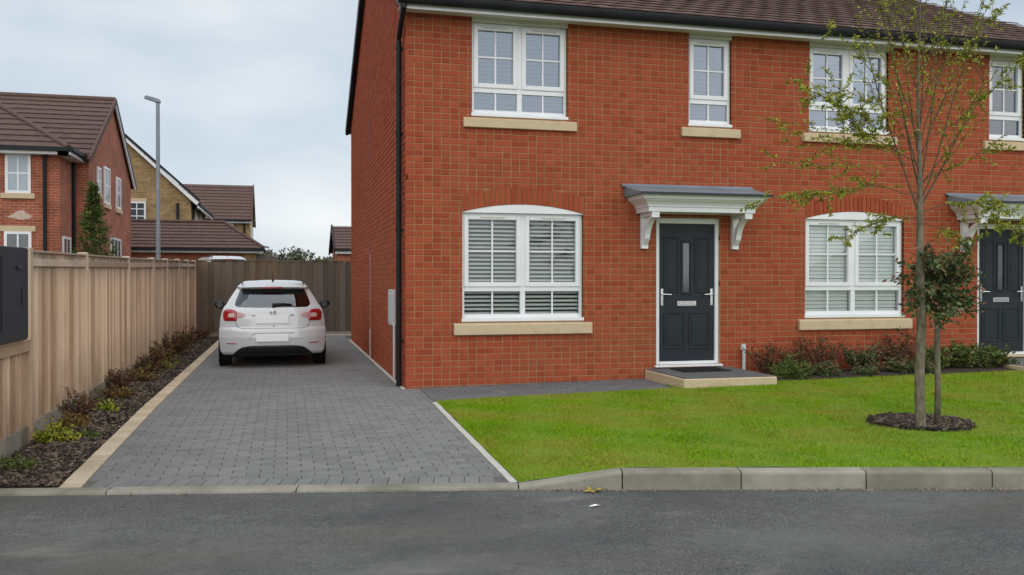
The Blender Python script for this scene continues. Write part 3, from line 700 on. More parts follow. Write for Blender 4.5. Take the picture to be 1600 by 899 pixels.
for r in range(nrow):
    s = r * TG - .05; yb, zb = -.3 + s * ca, ROOF0 - .02 + s * sa; x = -.12 - (TW / 2 if r % 2 else 0)
    while x < HX1 + .40:
        tiles.append((x + (TW / 2 if x < -.13 else 0), yb, zb, x < -.13 or x > HX1 + .12)); x += TW
def in_view(x, y, z):
    d = np.array((x, y, z)) - CAM; f = np.array((.2453, .9694, 0)); dep = d @ f; lat = d[0] * .9694 - d[1] * .2453
    return abs(lat / dep) < .59 and d[2] / dep < .325
order = sorted(tiles, key=lambda t: (not in_view(t[0], t[1], t[2]), (t[0] - CAM[0]) ** 2 + (t[1] - CAM[1]) ** 2 + t[2] ** 2))
rest = MB(); rot = Matrix.Rotation(R(25), 3, 'X')
for i, (x, y, z, half) in enumerate(order):
    if i < 290 and not half: obj('roof_tile', tme, roof, (x, y, z + random.uniform(-.001, .001)), (R(25) + random.uniform(-.003, .003), random.uniform(-.002, .002), 0))
    else:
        vs, fs = tile_vf((TW - .004) * (.5 if half else 1)); j = random.uniform(-.001, .001)
        rest.add([rot @ Vector(v) + Vector((x, y, z + j)) for v in vs], fs)
tag(rest.build('roof_tiles', M_tile2, roof, fix=False), kind='stuff')
MB().tube([(-.1, RIDGE_Y, Bp[1] + .02), (HX1 + .45, RIDGE_Y, Bp[1] + .02)], .12, 10).build('ridge', M_tile, roof)
# dark bargeboards and verge caps on the gable
for x0, x1, up in ((-.115, -.042, .13), (HX1 + .452, HX1 + .5, .0)):
    MB().prism([(A[0] - .06, A[1] - .06 + up * .8), (Bp[0], Bp[1] + up), (Cc[0] + .06, Cc[1] - .06 + up * .8), (Cc[0] + .06, Cc[1] - .17), (Bp[0], Bp[1] - .12), (A[0] - .06, A[1] - .15)], 0, x0, x1).build('bargeboard', M_black, roof)
MB().box(-.12, .3, HY1 + .16, HY1 + .30, ROOF0 - .10, ROOF0 + .03).build('rear_gutter', M_black, roof)
# ---- side wall fittings
mbx = MB().box(-.055, .0, 1.08, 1.60, .78, 1.30).build('meter_box', M_meter, house, bevel=.008)
MB().box(-.062, -.054, 1.12, 1.56, .83, 1.25).build('meter_door', M_meter, mbx, bevel=.004)
MB().tube([(-.03, 1.05, .80), (-.03, 1.05, .0)], .018, 8).build('conduit', M_pale, house)
# ---- step, mat, little vent pipe
st = MB().box(3.40, 4.735, -1.30, -.006, -.05, .165).build('door_step', M_sill, house, bevel=.012)
MB().box(3.42, 4.715, -1.28, -.008, .164, .178).build('step_slab', M_pathb, st, bevel=.004)
st2 = MB().box(8.86, 10.2, -1.25, -.006, .0, .185).build('door_step', M_sill, house, bevel=.012)
MB().box(8.88, 10.18, -1.23, -.008, .184, .198).build('step_slab', M_pathb, st2, bevel=.004)
dm = MB().box(3.72, 4.44, -.62, -.14, .179, .19)
for i in range(14): dm.box(3.74 + i * .05, 3.765 + i * .05, -.6, -.16, .19, .194)
tag(dm.build('doormat', M_mat), 'thin black rubber doormat lying on the step at the left front door', 'doormat')
MB().tube([(4.94, -.035, .05), (4.94, -.035, .47), (4.94, -.02, .50)], .026, 10).box(4.905, 4.975, -.03, -.001, .42, .5).build('vent_pipe', M_pale, house)

# ------------------------------------------------------------------ fences
fence = thing('timber_fence', 'tan closeboard timber fence along the left side of the drive', 'fence', (-3.8, 0, 0))
FX = -3.8; posts = [(-5.6, 1.66), (-3.05, 1.71), (-.70, 1.74), (2.17, 1.775), (4.68, 1.82), (6.55, 1.85), (8.56, 1.89), (10.36, 1.915), (12.17, 1.94)]
bcache = {}
def vboard(z0, z1, w_):
    key = (round(z0, 2), round(z1, 2), round(w_, 3))
    if key not in bcache:
        t0, t1 = .030, .007           # feather edge: thick side laps over the thin side of the next board
        bcache[key] = MB().add([(0, 0, z0), (t0, 0, z0), (t1, w_, z0), (-.004, w_, z0), (0, 0, z1), (t0, 0, z1), (t1, w_, z1), (-.004, w_, z1)],
                               [(0, 3, 2, 1), (4, 5, 6, 7), (0, 1, 5, 4), (1, 2, 6, 5), (2, 3, 7, 6), (3, 0, 4, 7)]).mesh('board', M_fence)
    return bcache[key]
for i, (y, h) in enumerate(posts):
    p = MB().box(-.055, .052, y - .045, y + .045, -.3, h + .012).build('post', M_fence, fence, bevel=.006)
for (y0, h0), (y1, h1) in zip(posts, posts[1:]):
    h = (h0 + h1) / 2; a, b = y0 + .047, y1 - .047; low = y1 < -3
    n = max(1, round((b - a) / .112)); w_ = (b - a) / n
    for k in range(n):
        top = (.86 if low else h0 + (h1 - h0) * (k + .5) / n - .03) - random.uniform(0, .006)
        obj('board', vboard(.14, top, w_ + .010), fence, (random.uniform(-.002, .003), a + k * w_ - .004, 0), (0, random.uniform(-.002, .002), 0))
    def slope(z0a, z1a, xa, xb, nm, m=M_fence):
        MB().add([(xa, a, z0a), (xb, a, z0a), (xb, b, z0a + (h1 - h0) * (not low)), (xa, b, z0a + (h1 - h0) * (not low)), (xa, a, z1a), (xb, a, z1a), (xb, b, z1a + (h1 - h0) * (not low)), (xa, b, z1a + (h1 - h0) * (not low))],
                 [(0, 3, 2, 1), (4, 5, 6, 7), (0, 1, 5, 4), (1, 2, 6, 5), (2, 3, 7, 6), (3, 0, 4, 7)]).build(nm, m, fence, bevel=.004)
    slope(.14, .83 if low else h0 - .04, -.035, -.022, 'backing_sheet')  # added backing sheet, put in to darken the gaps between boards
    if low:
        slope(.80, .89, .024, .05, 'rail'); slope(.89, .915, -.03, .055, 'capping')
    else:
        slope(h0 - .155, h0 - .085, .024, .045, 'rail'); slope(h0 - .03, h0 - .008, -.035, .045, 'capping')
    slope(-.2, .14, -.025, .03, 'gravel_board', M_gravel)
dk = thing('dark_panel', 'charcoal rigid sheet covering the upper part of the lowered left fence bay', 'panel', (FX + .06, -4.2, .92))
outl = [(-1.35, .0), (.835, .0), (.86, .03), (.86, .775), (.835, .79), (-1.35, .76)]
MB().prism(outl, 0, 0, .035).build('sheet', M_dark, dk, bevel=.006)
for y in (.10, .66): MB().box(.036, .041, y, y + .018, .10 + .2 * (y > .5), .70 - .25 * (y > .5)).build('rib', M_dark, dk, bevel=.003)
MB().box(.036, .052, .5, .62, .60, .63).build('catch', M_dark, dk, bevel=.004)

rf = thing('timber_fence', 'weathered grey brown timber fence across the back of the drive behind the car', 'fence', (-1.8, 12.25, 0))
x = -1.95; cache = {}; alt = 0
while x < 3.2:
    w_ = random.choice((.135, .15, .145)); z1 = round(1.935 + random.choice((-.008, 0, .006)), 3); key = (w_, z1)
    if key not in cache: cache[key] = MB().box(0, w_ + .010, -.016, 0, .1, z1).mesh('board', M_fgrey)
    obj('board', cache[key], rf, (x, (-.001, -.019)[alt % 2], 0), (random.uniform(-.001, .001), 0, 0)); x += w_; alt += 1
for z in (.4, 1.0, 1.6): MB().box(-1.95, 3.2, .003, .05, z, z + .08).build('rail', M_fgrey, rf)
for px_ in (-1.98, .45, 2.9): MB().box(px_, px_ + .09, .0, .09, -.3, 1.93).build('post', M_fgrey, rf)
MB().box(-1.95, 3.2, -.045, .0, -.15, .095).build('gravel_board', M_gravel, rf)
MB().box(-1.95, 3.2, -.045, .03, 1.945, 1.962).build('capping', M_fgrey, rf)
MB().box(-1.4, 3, -.14, -.05, -.15, .03).build('kerb_edging', M_edge, rf)

# ------------------------------------------------------------------ neighbouring houses
def mat_brickwork(name, c1, c2, mort):
    m = bpy.data.materials.new(name); m.use_nodes = True; t = m.node_tree; L = t.links; p = t.nodes['Principled BSDF']; p.inputs['Roughness'].default_value = .9
    g = N(t, 'ShaderNodeNewGeometry'); s = N(t, 'ShaderNodeSeparateXYZ'); L.new(g.outputs['Position'], s.inputs[0])
    a = N(t, 'ShaderNodeMath', operation='ADD'); L.new(s.outputs[0], a.inputs[0]); L.new(s.outputs[1], a.inputs[1])
    c = N(t, 'ShaderNodeCombineXYZ'); L.new(a.outputs[0], c.inputs[0]); L.new(s.outputs[2], c.inputs[1])
    b = N(t, 'ShaderNodeTexBrick', Scale=1.0); b.inputs['Brick Width'].default_value = .225; b.inputs['Row Height'].default_value = .075; b.inputs['Mortar Size'].default_value = .007
    b.inputs['Color1'].default_value = (*c1, 1); b.inputs['Color2'].default_value = (*c2, 1); b.inputs['Mortar'].default_value = (*mort, 1); b.inputs['Bias'].default_value = 0
    L.new(c.outputs[0], b.inputs[0])
    n = N(t, 'ShaderNodeTexNoise', Scale=2.2, Detail=6.0); L.new(g.outputs['Position'], n.inputs[0])
    h = N(t, 'ShaderNodeHueSaturation'); mr = N(t, 'ShaderNodeMapRange'); mr.inputs[1].default_value = .3; mr.inputs[2].default_value = .7; mr.inputs[3].default_value = .75; mr.inputs[4].default_value = 1.2
    L.new(n.outputs[0], mr.inputs[0]); L.new(mr.outputs[0], h.inputs['Value']); L.new(b.outputs[0], h.inputs['Color']); L.new(h.outputs[0], p.inputs['Base Color'])
    bp = N(t, 'ShaderNodeBump', Strength=.5, Distance=.01); bp.invert = True; L.new(b.outputs['Fac'], bp.inputs['Height']); L.new(bp.outputs[0], p.inputs['Normal'])
    MATS[name] = m; return m
M_nred = mat_brickwork('neighbour_red_brickwork', (.40, .10, .05), (.28, .068, .036), (.40, .26, .17))
M_ntan = mat_brickwork('neighbour_tan_brickwork', (.36, .23, .095), (.24, .145, .055), (.38, .29, .18))
overlay(M_nred, (.55, .45, .36), 1.3, .72, .78, .8, stretch=(1, 1, 2))
def gable_block(parent, x0, x1, y0, y1, zg, ze, m, ridge=None, pitch=.8, both=True):
    """wall shell; ridge='X' or 'Y' gives gable ends"""
    o = MB(); mid = ((y0 + y1) if ridge == 'X' else (x0 + x1)) / 2; hw = ((y1 - y0) if ridge == 'X' else (x1 - x0)) / 2; zr = ze + hw * pitch
    if ridge == 'X':
        pr = [(y0, zg), (y1, zg), (y1, ze), (mid, zr), (y0, ze)]; o.prism(pr, 0, x0, x1)
    elif ridge == 'Y':
        pr = [(x0, zg), (x1, zg), (x1, ze), (mid, zr), (x0, ze)]; o.prism(pr, 1, y0, y1)
    else: o.box(x0, x1, y0, y1, zg, ze)
    return o.build('wall', m, parent)
def roof_slope(parent, A, B, C, D, n, th=.05, make=True):
    """A,B eave left/right, C,D top right/left: an underlay plus one stepped course of tiles after another"""
    A, B, C, D = map(Vector, (A, B, C, D)); nn = (B - A).cross(D - A if (D - A).length > .01 else C - A).normalized()
    nn = nn if nn.z > 0 else -nn
    lo = [p - nn * .06 for p in (A, B, C, D)]; hi = [p - nn * .005 for p in (A, B, C, D)]
    tri = (C - D).length < .02
    if tri: base = MB().add(lo[:3] + hi[:3], [(0, 1, 2), (3, 5, 4), (0, 3, 4, 1), (1, 4, 5, 2), (2, 5, 3, 0)])
    else: base = MB().add(lo + hi, [(0, 1, 2, 3), (7, 6, 5, 4), (0, 4, 5, 1), (1, 5, 6, 2), (2, 6, 7, 3), (3, 7, 4, 0)])
    r = base.build('roof', M_slab, parent)
    for k in range(n):
        t0, t1 = k / n, min(1, (k + 1.15) / n); vs = []
        for t, h in ((t0, th), (t1, .008)):
            a, b = A.lerp(D, t), B.lerp(C, t); vs += [a, b, b + nn * h, a + nn * h]
        if tri and k == n - 1: vs[4] = vs[5] = A.lerp(D, .999)
        MB().add(vs, [(0, 1, 2, 3), (3, 2, 6, 7), (0, 3, 7, 4), (1, 5, 6, 2), (5, 4, 7, 6), (0, 4, 5, 1)]).build('tile_course', M_tile, r)
    return r
def nwindow(parent, pos, rz, w_, h_, cols_, rows_, g=M_dglass, sill=True, lintel=False, wide=.1):
    """window facing local -Y, pos is the bottom centre on the wall face"""
    f = MB(); b = .07; f.box(-w_ / 2, -w_ / 2 + b, -.03, .05, 0, h_).box(w_ / 2 - b, w_ / 2, -.03, .05, 0, h_).box(-w_ / 2 + b, w_ / 2 - b, -.03, .05, 0, b).box(-w_ / 2 + b, w_ / 2 - b, -.03, .05, h_ - b, h_)
    for i in range(1, cols_): x = -w_ / 2 + w_ * i / cols_; f.box(x - .02, x + .02, -.022, .03, b, h_ - b)
    for i in range(1, rows_): z = h_ * i / rows_; f.box(-w_ / 2 + b, w_ / 2 - b, -.021, .03, z - .02, z + .02)
    wo_ = f.build('window', M_white, parent, loc=pos); wo_.rotation_euler = (0, 0, rz)
    MB().box(-w_ / 2 + .03, w_ / 2 - .03, -.012, -.004, .03, h_ - .03).build('pane', g, wo_)
    if sill: MB().box(-w_ / 2 - wide, w_ / 2 + wide, -.06, .03, -.14, -.003).build('sill', M_sill, wo_)
    if lintel: MB().box(-w_ / 2 - wide, w_ / 2 + wide, -.022, .03, h_ + .003, h_ + .15).build('lintel', M_sill, wo_)
    return wo_
# red house on the left: main block with its gable to the right and a hipped wing in front
nh = thing('neighbour_house', 'red brick house at far left with a hipped wing and gable beyond the fence', 'house', (0, 0, 0))
ZG = -.2
gable_block(nh, -15, -7.0, 16.0, 23.2, ZG, 4.98, M_nred, 'X', .62)
gable_block(nh, -12.4, -7.42, 14.5, 16.1, ZG, 4.98, M_nred)
zr = 4.98 + 3.6 * .63
roof_slope(nh, (-15, 15.7, 4.86), (-6.93, 15.7, 4.86), (-6.93, 19.6, zr + .05), (-15, 19.6, zr + .05), 13)
roof_slope(nh, (-6.93, 23.5, 4.86), (-15, 23.5, 4.86), (-15, 19.6, zr + .05), (-6.93, 19.6, zr + .05), 6)
for s_, yy in ((1, 15.62), (-1, 23.58)):
    MB().prism([(yy, 4.78), (19.6, zr - .06), (19.6, zr + .12), (yy, 4.98)], 0, -6.925, -6.86).build('bargeboard', M_black if s_ < 0 else M_tile, nh)
MB().prism([(23.45, 4.72), (19.6, zr - .16), (19.6, zr - .065), (23.5, 4.84)], 0, -6.92, -6.87).build('barge_fillet', M_white, nh)
hz = 4.98 + 2.75 * .62
roof_slope(nh, (-12.6, 14.2, 4.95), (-7.15, 14.2, 4.95), (-9.9, 16.95, hz), (-9.9, 16.95, hz), 9)
roof_slope(nh, (-7.15, 14.2, 4.95), (-7.15, 16.3, 4.95), (-9.9, 18.6, hz), (-9.9, 16.95, hz), 9)
MB().tube([(-7.15, 14.2, 5.0), (-9.9, 16.95, hz + .06)], .075, 8).build('hip_tiles', M_tile, nh)
MB().tube([(-15, 19.6, zr + .08), (-6.9, 19.6, zr + .08)], .09, 8).build('ridge', M_tile, nh)
MB().box(-12.6, -7.12, 14.08, 14.2, 4.88, 4.99).build('gutter', M_black, nh)
MB().box(-12.6, -7.14, 14.2, 14.5, 4.80, 4.88).build('soffit', M_white, nh)
MB().box(-7.12, -7.0, 14.12, 16.3, 4.90, 5.0).build('gutter', M_black, nh)
MB().box(-7.42, -7.10, 14.2, 16.3, 4.80, 4.885).build('soffit', M_white, nh)
MB().tube([(-7.78, 14.42, 4.9), (-7.78, 14.42, 0)], .05, 8).build('downpipe', M_black, nh)
MB().tube([(-7.36, 15.85, 4.85), (-7.36, 15.85, 0)], .05, 8).build('downpipe', M_black, nh)
nwindow(nh, (-8.44, 14.49, 3.77), 0, .62, 1.06, 2, 2, M_lglass, True, True)
MB().prism([(-8.72, 3.13), (-8.55, 3.10), (-8.38, 3.06), (-8.16, 3.10), (-8.10, 3.17), (-8.24, 3.24), (-8.34, 3.33), (-8.46, 3.30), (-8.58, 3.21)], 1, 14.494, 14.52).build('lime_patch', M_stain, nh)
nwindow(nh, (-8.45, 14.49, 1.7), 0, .66, 1.05, 2, 1, M_dglass, True, True)
for y, z, w_, h_, c_, r_ in ((17.35, 4.05, .5, .8, 1, 2), (18.6, 3.85, .9, 1.15, 2, 2), (20.6, 3.85, .8, 1.05, 2, 2), (20.1, 1.6, 1.8, 1.25, 3, 2)):
    nwindow(nh, (-6.99, y, z), R(90), w_, h_, c_, r_, M_dglass, True, False, .06)
nwindow(nh, (-7.41, 15.15, 1.55), R(90), .9, 1.1, 2, 2, M_dglass, True, False, .05)

# tan house behind it, gable to the front and a long right slope
th = thing('neighbour_house', 'tan brick house with a long sloping roof and white window, behind the lamp post', 'house', (0, 0, 0))
gable_block(th, -13.5, -5.5, 29.1, 36.3, ZG, 4.98, M_ntan, 'Y', .95)
tz = 4.98 + 4 * .95
roof_slope(th, (-5.2, 28.95, 4.75), (-5.2, 36.6, 4.75), (-9.5, 36.6, tz + .08), (-9.5, 28.95, tz + .08), 14)
roof_slope(th, (-13.8, 36.6, 4.75), (-13.8, 28.95, 4.75), (-9.5, 28.95, tz + .08), (-9.5, 36.6, tz + .08), 6)
MB().prism([(-5.25, 4.70), (-9.5, tz - .10), (-9.5, tz + .02), (-5.15, 4.83)], 1, 28.88, 28.945).build('bargeboard', M_white, th)
MB().prism([(-5.12, 4.84), (-9.5, tz + .03), (-9.5, tz + .17), (-5.1, 4.95)], 1, 28.84, 28.945).build('verge', M_black, th)
MB().box(-5.2, -5.08, 28.9, 36.6, 4.70, 4.80).build('gutter', M_black, th); MB().box(-5.22, -5.16, 28.95, 36.6, 4.58, 4.695).build('fascia', M_white, th)
nwindow(th, (-7.68, 29.09, 3.9), 0, .72, .92, 2, 3, M_dglass, True, True, .04)
MB().tube([(-6.03, 29.04, 4.8), (-6.03, 29.04, 0)], .055, 8).build('downpipe', M_black, th)
MB().tube([(-5.44, 29.6, 4.75), (-5.44, 29.6, 0)], .05, 8).build('downpipe', M_black, th)
for y in (31.3, 33.6): nwindow(th, (-5.49, y, 3.7), R(90), .8, 1.0, 2, 2, M_dglass, True, False, .05)
# third house further back
h3 = thing('neighbour_house', 'tan brick house furthest back with brown roof and low white dormer height window', 'house', (0, 0, 0))
gable_block(h3, -11.5, -3.5, 41.0, 46.8, ZG, 5.0, M_ntan, 'X', .72)
r3 = 5.0 + 2.9 * .72
roof_slope(h3, (-11.5, 40.7, 4.88), (-3.42, 40.7, 4.88), (-3.42, 43.9, r3 + .05), (-11.5, 43.9, r3 + .05), 11)
roof_slope(h3, (-3.42, 47.1, 4.88), (-11.5, 47.1, 4.88), (-11.5, 43.9, r3 + .05), (-3.42, 43.9, r3 + .05), 5)
for yy in (40.62, 47.18): MB().prism([(yy, 4.8), (43.9, r3 - .05), (43.9, r3 + .12), (yy, 4.97)], 0, -3.415, -3.35).build('bargeboard', M_tile, h3)
MB().box(-11.5, -3.4, 40.56, 40.7, 4.80, 4.91).build('gutter', M_black, h3); MB().box(-11.5, -3.4, 40.7, 40.99, 4.70, 4.79).build('soffit', M_white, h3)
nwindow(h3, (-4.77, 40.99, 3.75), 0, .75, .95, 2, 2, M_dglass, True, False, .05); nwindow(h3, (-7.0, 40.99, 3.75), 0, .9, .95, 2, 2, M_dglass, True, False, .05)
MB().tube([(-3.78, 40.92, 4.8), (-3.78, 40.92, 0)], .055, 8).build('downpipe', M_black, h3)
for y in (42.6, 44.8): nwindow(h3, (-3.49, y, 3.7), R(90), .6, 1.0, 1, 2, M_dglass, True, False, .05)
# garage with a hipped roof in front of them
ga = thing('garage', 'low brick garage with a wide hipped brown roof behind the back fence', 'garage', (0, 0, 0))
gable_block(ga, -9.0, -3.15, 25.5, 28.5, ZG, 2.72, M_nred); MB().box(-3.148, -2.72, 25.48, 28.52, ZG, 2.72).build('end_pier', M_ntan, ga)
gz0, gr_ = 2.72, 3.82; e_ = .32
roof_slope(ga, (-9.3, 25.2, gz0), (-2.38, 25.2, gz0), (-4.02, 27, gr_), (-9.3, 27, gr_), 8)
roof_slope(ga, (-2.38, 25.2, gz0), (-2.38, 28.8, gz0), (-4.02, 27, gr_), (-4.02, 27, gr_), 8)
roof_slope(ga, (-2.38, 28.8, gz0), (-9.3, 28.8, gz0), (-9.3, 27, gr_), (-4.02, 27, gr_), 5)
MB().tube([(-2.38, 25.2, gz0 + .05), (-4.02, 27, gr_ + .06), (-9.3, 27, gr_ + .06)], .07, 8).build('ridge', M_tile, ga)
MB().box(-9.3, -2.36, 25.08, 25.2, gz0 - .09, gz0 + .01).build('gutter', M_black, ga); MB().box(-9.3, -2.4, 25.21, 25.46, gz0 - .17, gz0 - .095).build('soffit', M_white, ga)
# small garage far right, behind the house corner
gb_ = thing('garage', 'small red brick garage with a tiled roof at the right end of the skyline', 'garage', (0, 0, 0))
gable_block(gb_, .72, 4.8, 29.0, 33.4, ZG, 2.86, M_nred, 'X', .5)
roof_slope(gb_, (.62, 28.8, 2.86), (4.8, 28.8, 2.86), (4.8, 31.2, 4.02), (.62, 31.2, 4.02), 8); roof_slope(gb_, (4.8, 33.6, 2.86), (.62, 33.6, 2.86), (.62, 31.2, 4.02), (4.8, 31.2, 4.02), 4)
MB().prism([(28.76, 2.72), (31.2, 3.90), (33.64, 2.72), (33.64, 2.9), (31.2, 4.1), (28.76, 2.9)], 0, .54, .615).build('bargeboard', M_black, gb_)
MB().box(.62, 4.8, 28.68, 28.8, 2.78, 2.87).build('gutter', M_black, gb_); MB().box(.62, 4.8, 28.8, 28.98, 2.66, 2.775).build('fascia', M_white, gb_)
sf = thing('timber_fence', 'short pale slatted fence beside the small garage at the end of the drive', 'fence', (1.5, 27.6, .2))
for i in range(5): MB().box(-.6, 1.6, -.02, 0, .9 + i * .24, 1.08 + i * .24).build('slat', M_fence, sf)
for x in (-.6, .5, 1.5): MB().box(x, x + .1, .001, .1, -.4, 2.1).build('post', M_fence, sf)
sh = thing('timber_shed', 'low weathered timber shed roof showing just above the back fence', 'shed', (-1.0, 33, .3))
MB().box(-1.9, 1.9, 0, 2.2, -.3, 1.9).build('wall', M_fgrey, sh)
for i in range(4): MB().add([(-2, -.1 + i * .58, 1.88 + i * .07), (2, -.1 + i * .58, 1.88 + i * .07), (2, .52 + i * .58, 1.93 + i * .07), (-2, .52 + i * .58, 1.93 + i * .07), (-2, -.1 + i * .58, 1.93 + i * .07), (2, -.1 + i * .58, 1.93 + i * .07), (2, .52 + i * .58, 1.98 + i * .07), (-2, .52 + i * .58, 1.98 + i * .07)],
    [(0, 3, 2, 1), (4, 5, 6, 7), (0, 1, 5, 4), (1, 2, 6, 5), (2, 3, 7, 6), (3, 0, 4, 7)]).build('roof_board', M_fgrey, sh)
gt = thing('side_gate', 'grey timber gate and post at the right end of the hipped garage', 'gate', (-2.4, 25.6, .3))
for i in range(5): MB().box(-.28 + i * .13, -.155 + i * .13, -.02, 0, -.3, 2.2).build('board', M_fgrey, gt)
MB().box(.38, .47, -.06, .04, -.3, 2.25).build('post', M_fgrey, gt)

# ------------------------------------------------------------------ lamp post
lp = thing('street_lamp', 'tall slim grey steel lamp post with a flat head rising behind the fence', 'street lamp', (-4.85, 13.73, 0))
MB().lathe([(.085, -.1), (.085, 1.3), (.062, 1.4), (.058, 2.2), (.048, 6.22), (.03, 6.26)], (0, 0, 0), 2, 16).build('column', M_galv, lp, smooth=False)
hd = MB().prism([(-.36, .10), (-.30, .15), (.02, .06), (.06, -.02), (.05, -.06), (-.02, -.04), (-.34, .05)], 1, -.075, .075)
hd.build('lamp_head', M_galv, lp, bevel=.012, loc=(0, 0, 6.25)); lp.rotation_euler = (0, 0, R(-20))
MB().prism([(-.30, .048), (-.08, -.02), (-.08, -.035), (-.30, .035)], 1, -.055, .055).build('lens', M_lglass, lp, loc=(0, 0, 6.25))

# ------------------------------------------------------------------ the parked car (rear towards the camera)
CZ = [.22, .27, .34, .40, .50, .60, .64, .67, .72, .80, .90, .96, 1.0, 1.04, 1.10, 1.20, 1.28, 1.31, 1.325, 1.36, 1.40, 1.425, 1.437]
CW = [.785, .825, .842, .848, .855, .857, .856, .850, .848, .842, .822, .800, .782, .745, .715, .655, .605, .585, .580, .550, .510, .455, .36]
CYR = [.10, .05, .02, .01, .0, .012, .03, .065, .07, .078, .095, .115, .14, .175, .235, .345, .43, .46, .395, .42, .50, .62, .80]
CC = [.16, .20, .24, .25, .26, .27, .27, .26, .26, .26, .25, .24, .24, .23, .22, .20, .19, .185, .18, .17, .16, .15, .12]
CYF = [3.85, 3.95, 4.03, 4.05, 4.04, 4.0, 3.97, 3.95, 3.9, 3.80, 3.50, 3.10, 2.92, 2.86, 2.78, 2.63, 2.48, 2.42, 2.40, 2.32, 2.2, 2.0, 1.7]
ci = lambda z, T: float(np.interp(z, CZ, T))
def rear_y(x, z):
    w_ = ci(z, CW); t = min(1, abs(x) / w_); return ci(z, CYR) + ci(z, CC) * t ** 3.6 - .0
def ring_pts(z):
    w_, c, yf = ci(z, CW), ci(z, CC), ci(z, CYF); pts = []
    tt = np.sin(np.linspace(-math.pi / 2, math.pi / 2, 25))
    for t in tt: pts.append((w_ * t, ci(z, CYR) + c * abs(t) ** 3.6))
    y0 = ci(z, CYR) + c
    for k in range(1, 8): pts.append((w_ + .012 * math.sin(math.pi * k / 8) * (z < 1), y0 + (yf - .35 - y0) * k / 8))
    for t in tt[::-1]: pts.append((w_ * .97 * t, yf - .35 * abs(t) ** 3))
    for k in range(7, 0, -1): pts.append((-w_ - .012 * math.sin(math.pi * k / 8) * (z < 1), y0 + (yf - .35 - y0) * k / 8))
    return pts
def rear_patch(poly, off, dome=0.0, nz=14, nx=20, rimoff=-.006):
    """sheet on the rear skin bounded by a convex outline in (x, z); its rim drops back to the skin"""
    zs_ = np.linspace(min(p[1] for p in poly) + 1e-4, max(p[1] for p in poly) - 1e-4, nz); n = len(poly); rows = []
    for z in zs_:
        xs_ = []
        for i in range(n):
            (xa, za), (xb, zb) = poly[i], poly[(i + 1) % n]
            if (za - z) * (zb - z) < 0: xs_.append(xa + (xb - xa) * (z - za) / (zb - za))
        rows.append((min(xs_), max(xs_), z))
    vs = []; fs = []
    for j, (a, b, z) in enumerate(rows):
        for i in range(nx + 1):
            u = i / nx; x = a + (b - a) * u; e = min(1, 4 * u, 4 * (1 - u), 4 * j / (nz - 1), 4 * (1 - j / (nz - 1)))
            rim = (i in (0, nx) or j in (0, nz - 1))
            vs.append((x, rear_y(x, z) - (off if not rim else rimoff) - dome * math.sin(e * math.pi / 2), z))
    for j in range(nz - 1):
        for i in range(nx): a = j * (nx + 1) + i; fs.append((a, a + 1, a + nx + 2, a + nx + 1))
    return MB().add(vs, fs)
def rounded(x0, x1, z0, z1, r, k=4):
    out = []
    for cx, cz, a0 in ((x1 - r, z1 - r, 0), (x0 + r, z1 - r, 90), (x0 + r, z0 + r, 180), (x1 - r, z0 + r, 270)):
        for i in range(k + 1): a = R(a0 + 90 * i / k); out.append((cx + r * math.cos(a), cz + r * math.sin(a)))
    return out
car = thing('parked_car', 'white five door hatchback with blank plates parked on the block paved drive, rear facing out', 'car', (-1.745, 3.28, gz(-1, 3.3)), R(.8))
zl = np.array(sorted(set(CZ) | set(np.round(np.linspace(.22, 1.437, 46), 4)))); vs = []; fs = []
for z in zl: vs += [(x, y, z) for x, y in ring_pts(z)]
nr = len(ring_pts(.5))
for j in range(len(zl) - 1):
    for i in range(nr): fs.append((j * nr + i, j * nr + (i + 1) % nr, (j + 1) * nr + (i + 1) % nr, (j + 1) * nr + i))
top = (len(zl) - 1) * nr; tp = [v for v in vs[top:]]
cxm = sum(p[1] for p in tp) / nr; vs.append((0, cxm, 1.452)); fs += [(top + i, top + (i + 1) % nr, len(vs) - 1) for i in range(nr)]
fs.append(tuple(range(nr))[::-1])
body = MB().add(vs, fs).build('body', M_carw, car, smooth=True)
def cpart(mb, name, m, parent=car, smooth=True, bevel=0): return mb.build(name, m, parent, bevel=bevel, smooth=smooth)
# rear window
cpart(rear_patch([(-.65, 1.045), (-.635, 1.01), (-.57, .985), (-.4, .97), (.4, .97), (.57, .985), (.635, 1.01), (.65, 1.045), (.64, 1.09), (.575, 1.27), (.535, 1.31), (-.535, 1.31), (-.575, 1.27), (-.64, 1.09)], .004), 'rear_window', M_cargl)
# the cabin's darkness painted as a black skin just behind the glass
cpart(rear_patch([(-.65, 1.045), (-.635, 1.01), (-.57, .985), (-.4, .97), (.4, .97), (.57, .985), (.635, 1.01), (.65, 1.045), (.64, 1.09), (.575, 1.27), (.535, 1.31), (-.535, 1.31), (-.575, 1.27), (-.64, 1.09)], .0015), 'cabin_dark_skin', M_trim)
# roof spoiler
sp = MB(); prs = []
for i in range(21):
    x = -.535 + 1.07 * i / 20; t = abs(x) / .535; y = .345 + .10 * t ** 3; prs.append([(x, y + .02, 1.318 - .012 * t), (x, y - .0, 1.332 - .012 * t), (x, y + .03, 1.352 - .015 * t), (x, y + .22, 1.40 - .03 * t ** 2), (x, y + .22, 1.33)])
for i in range(20):
    for k in range(5): sp.add([prs[i][k], prs[i + 1][k], prs[i + 1][(k + 1) % 5], prs[i][(k + 1) % 5]], [(0, 1, 2, 3)])
cpart(sp, 'spoiler', M_carw, smooth=False)
cpart(MB().box(-.155, .155, .352, .37, 1.300, 1.326), 'high_brake_light', M_red, bevel=.003)
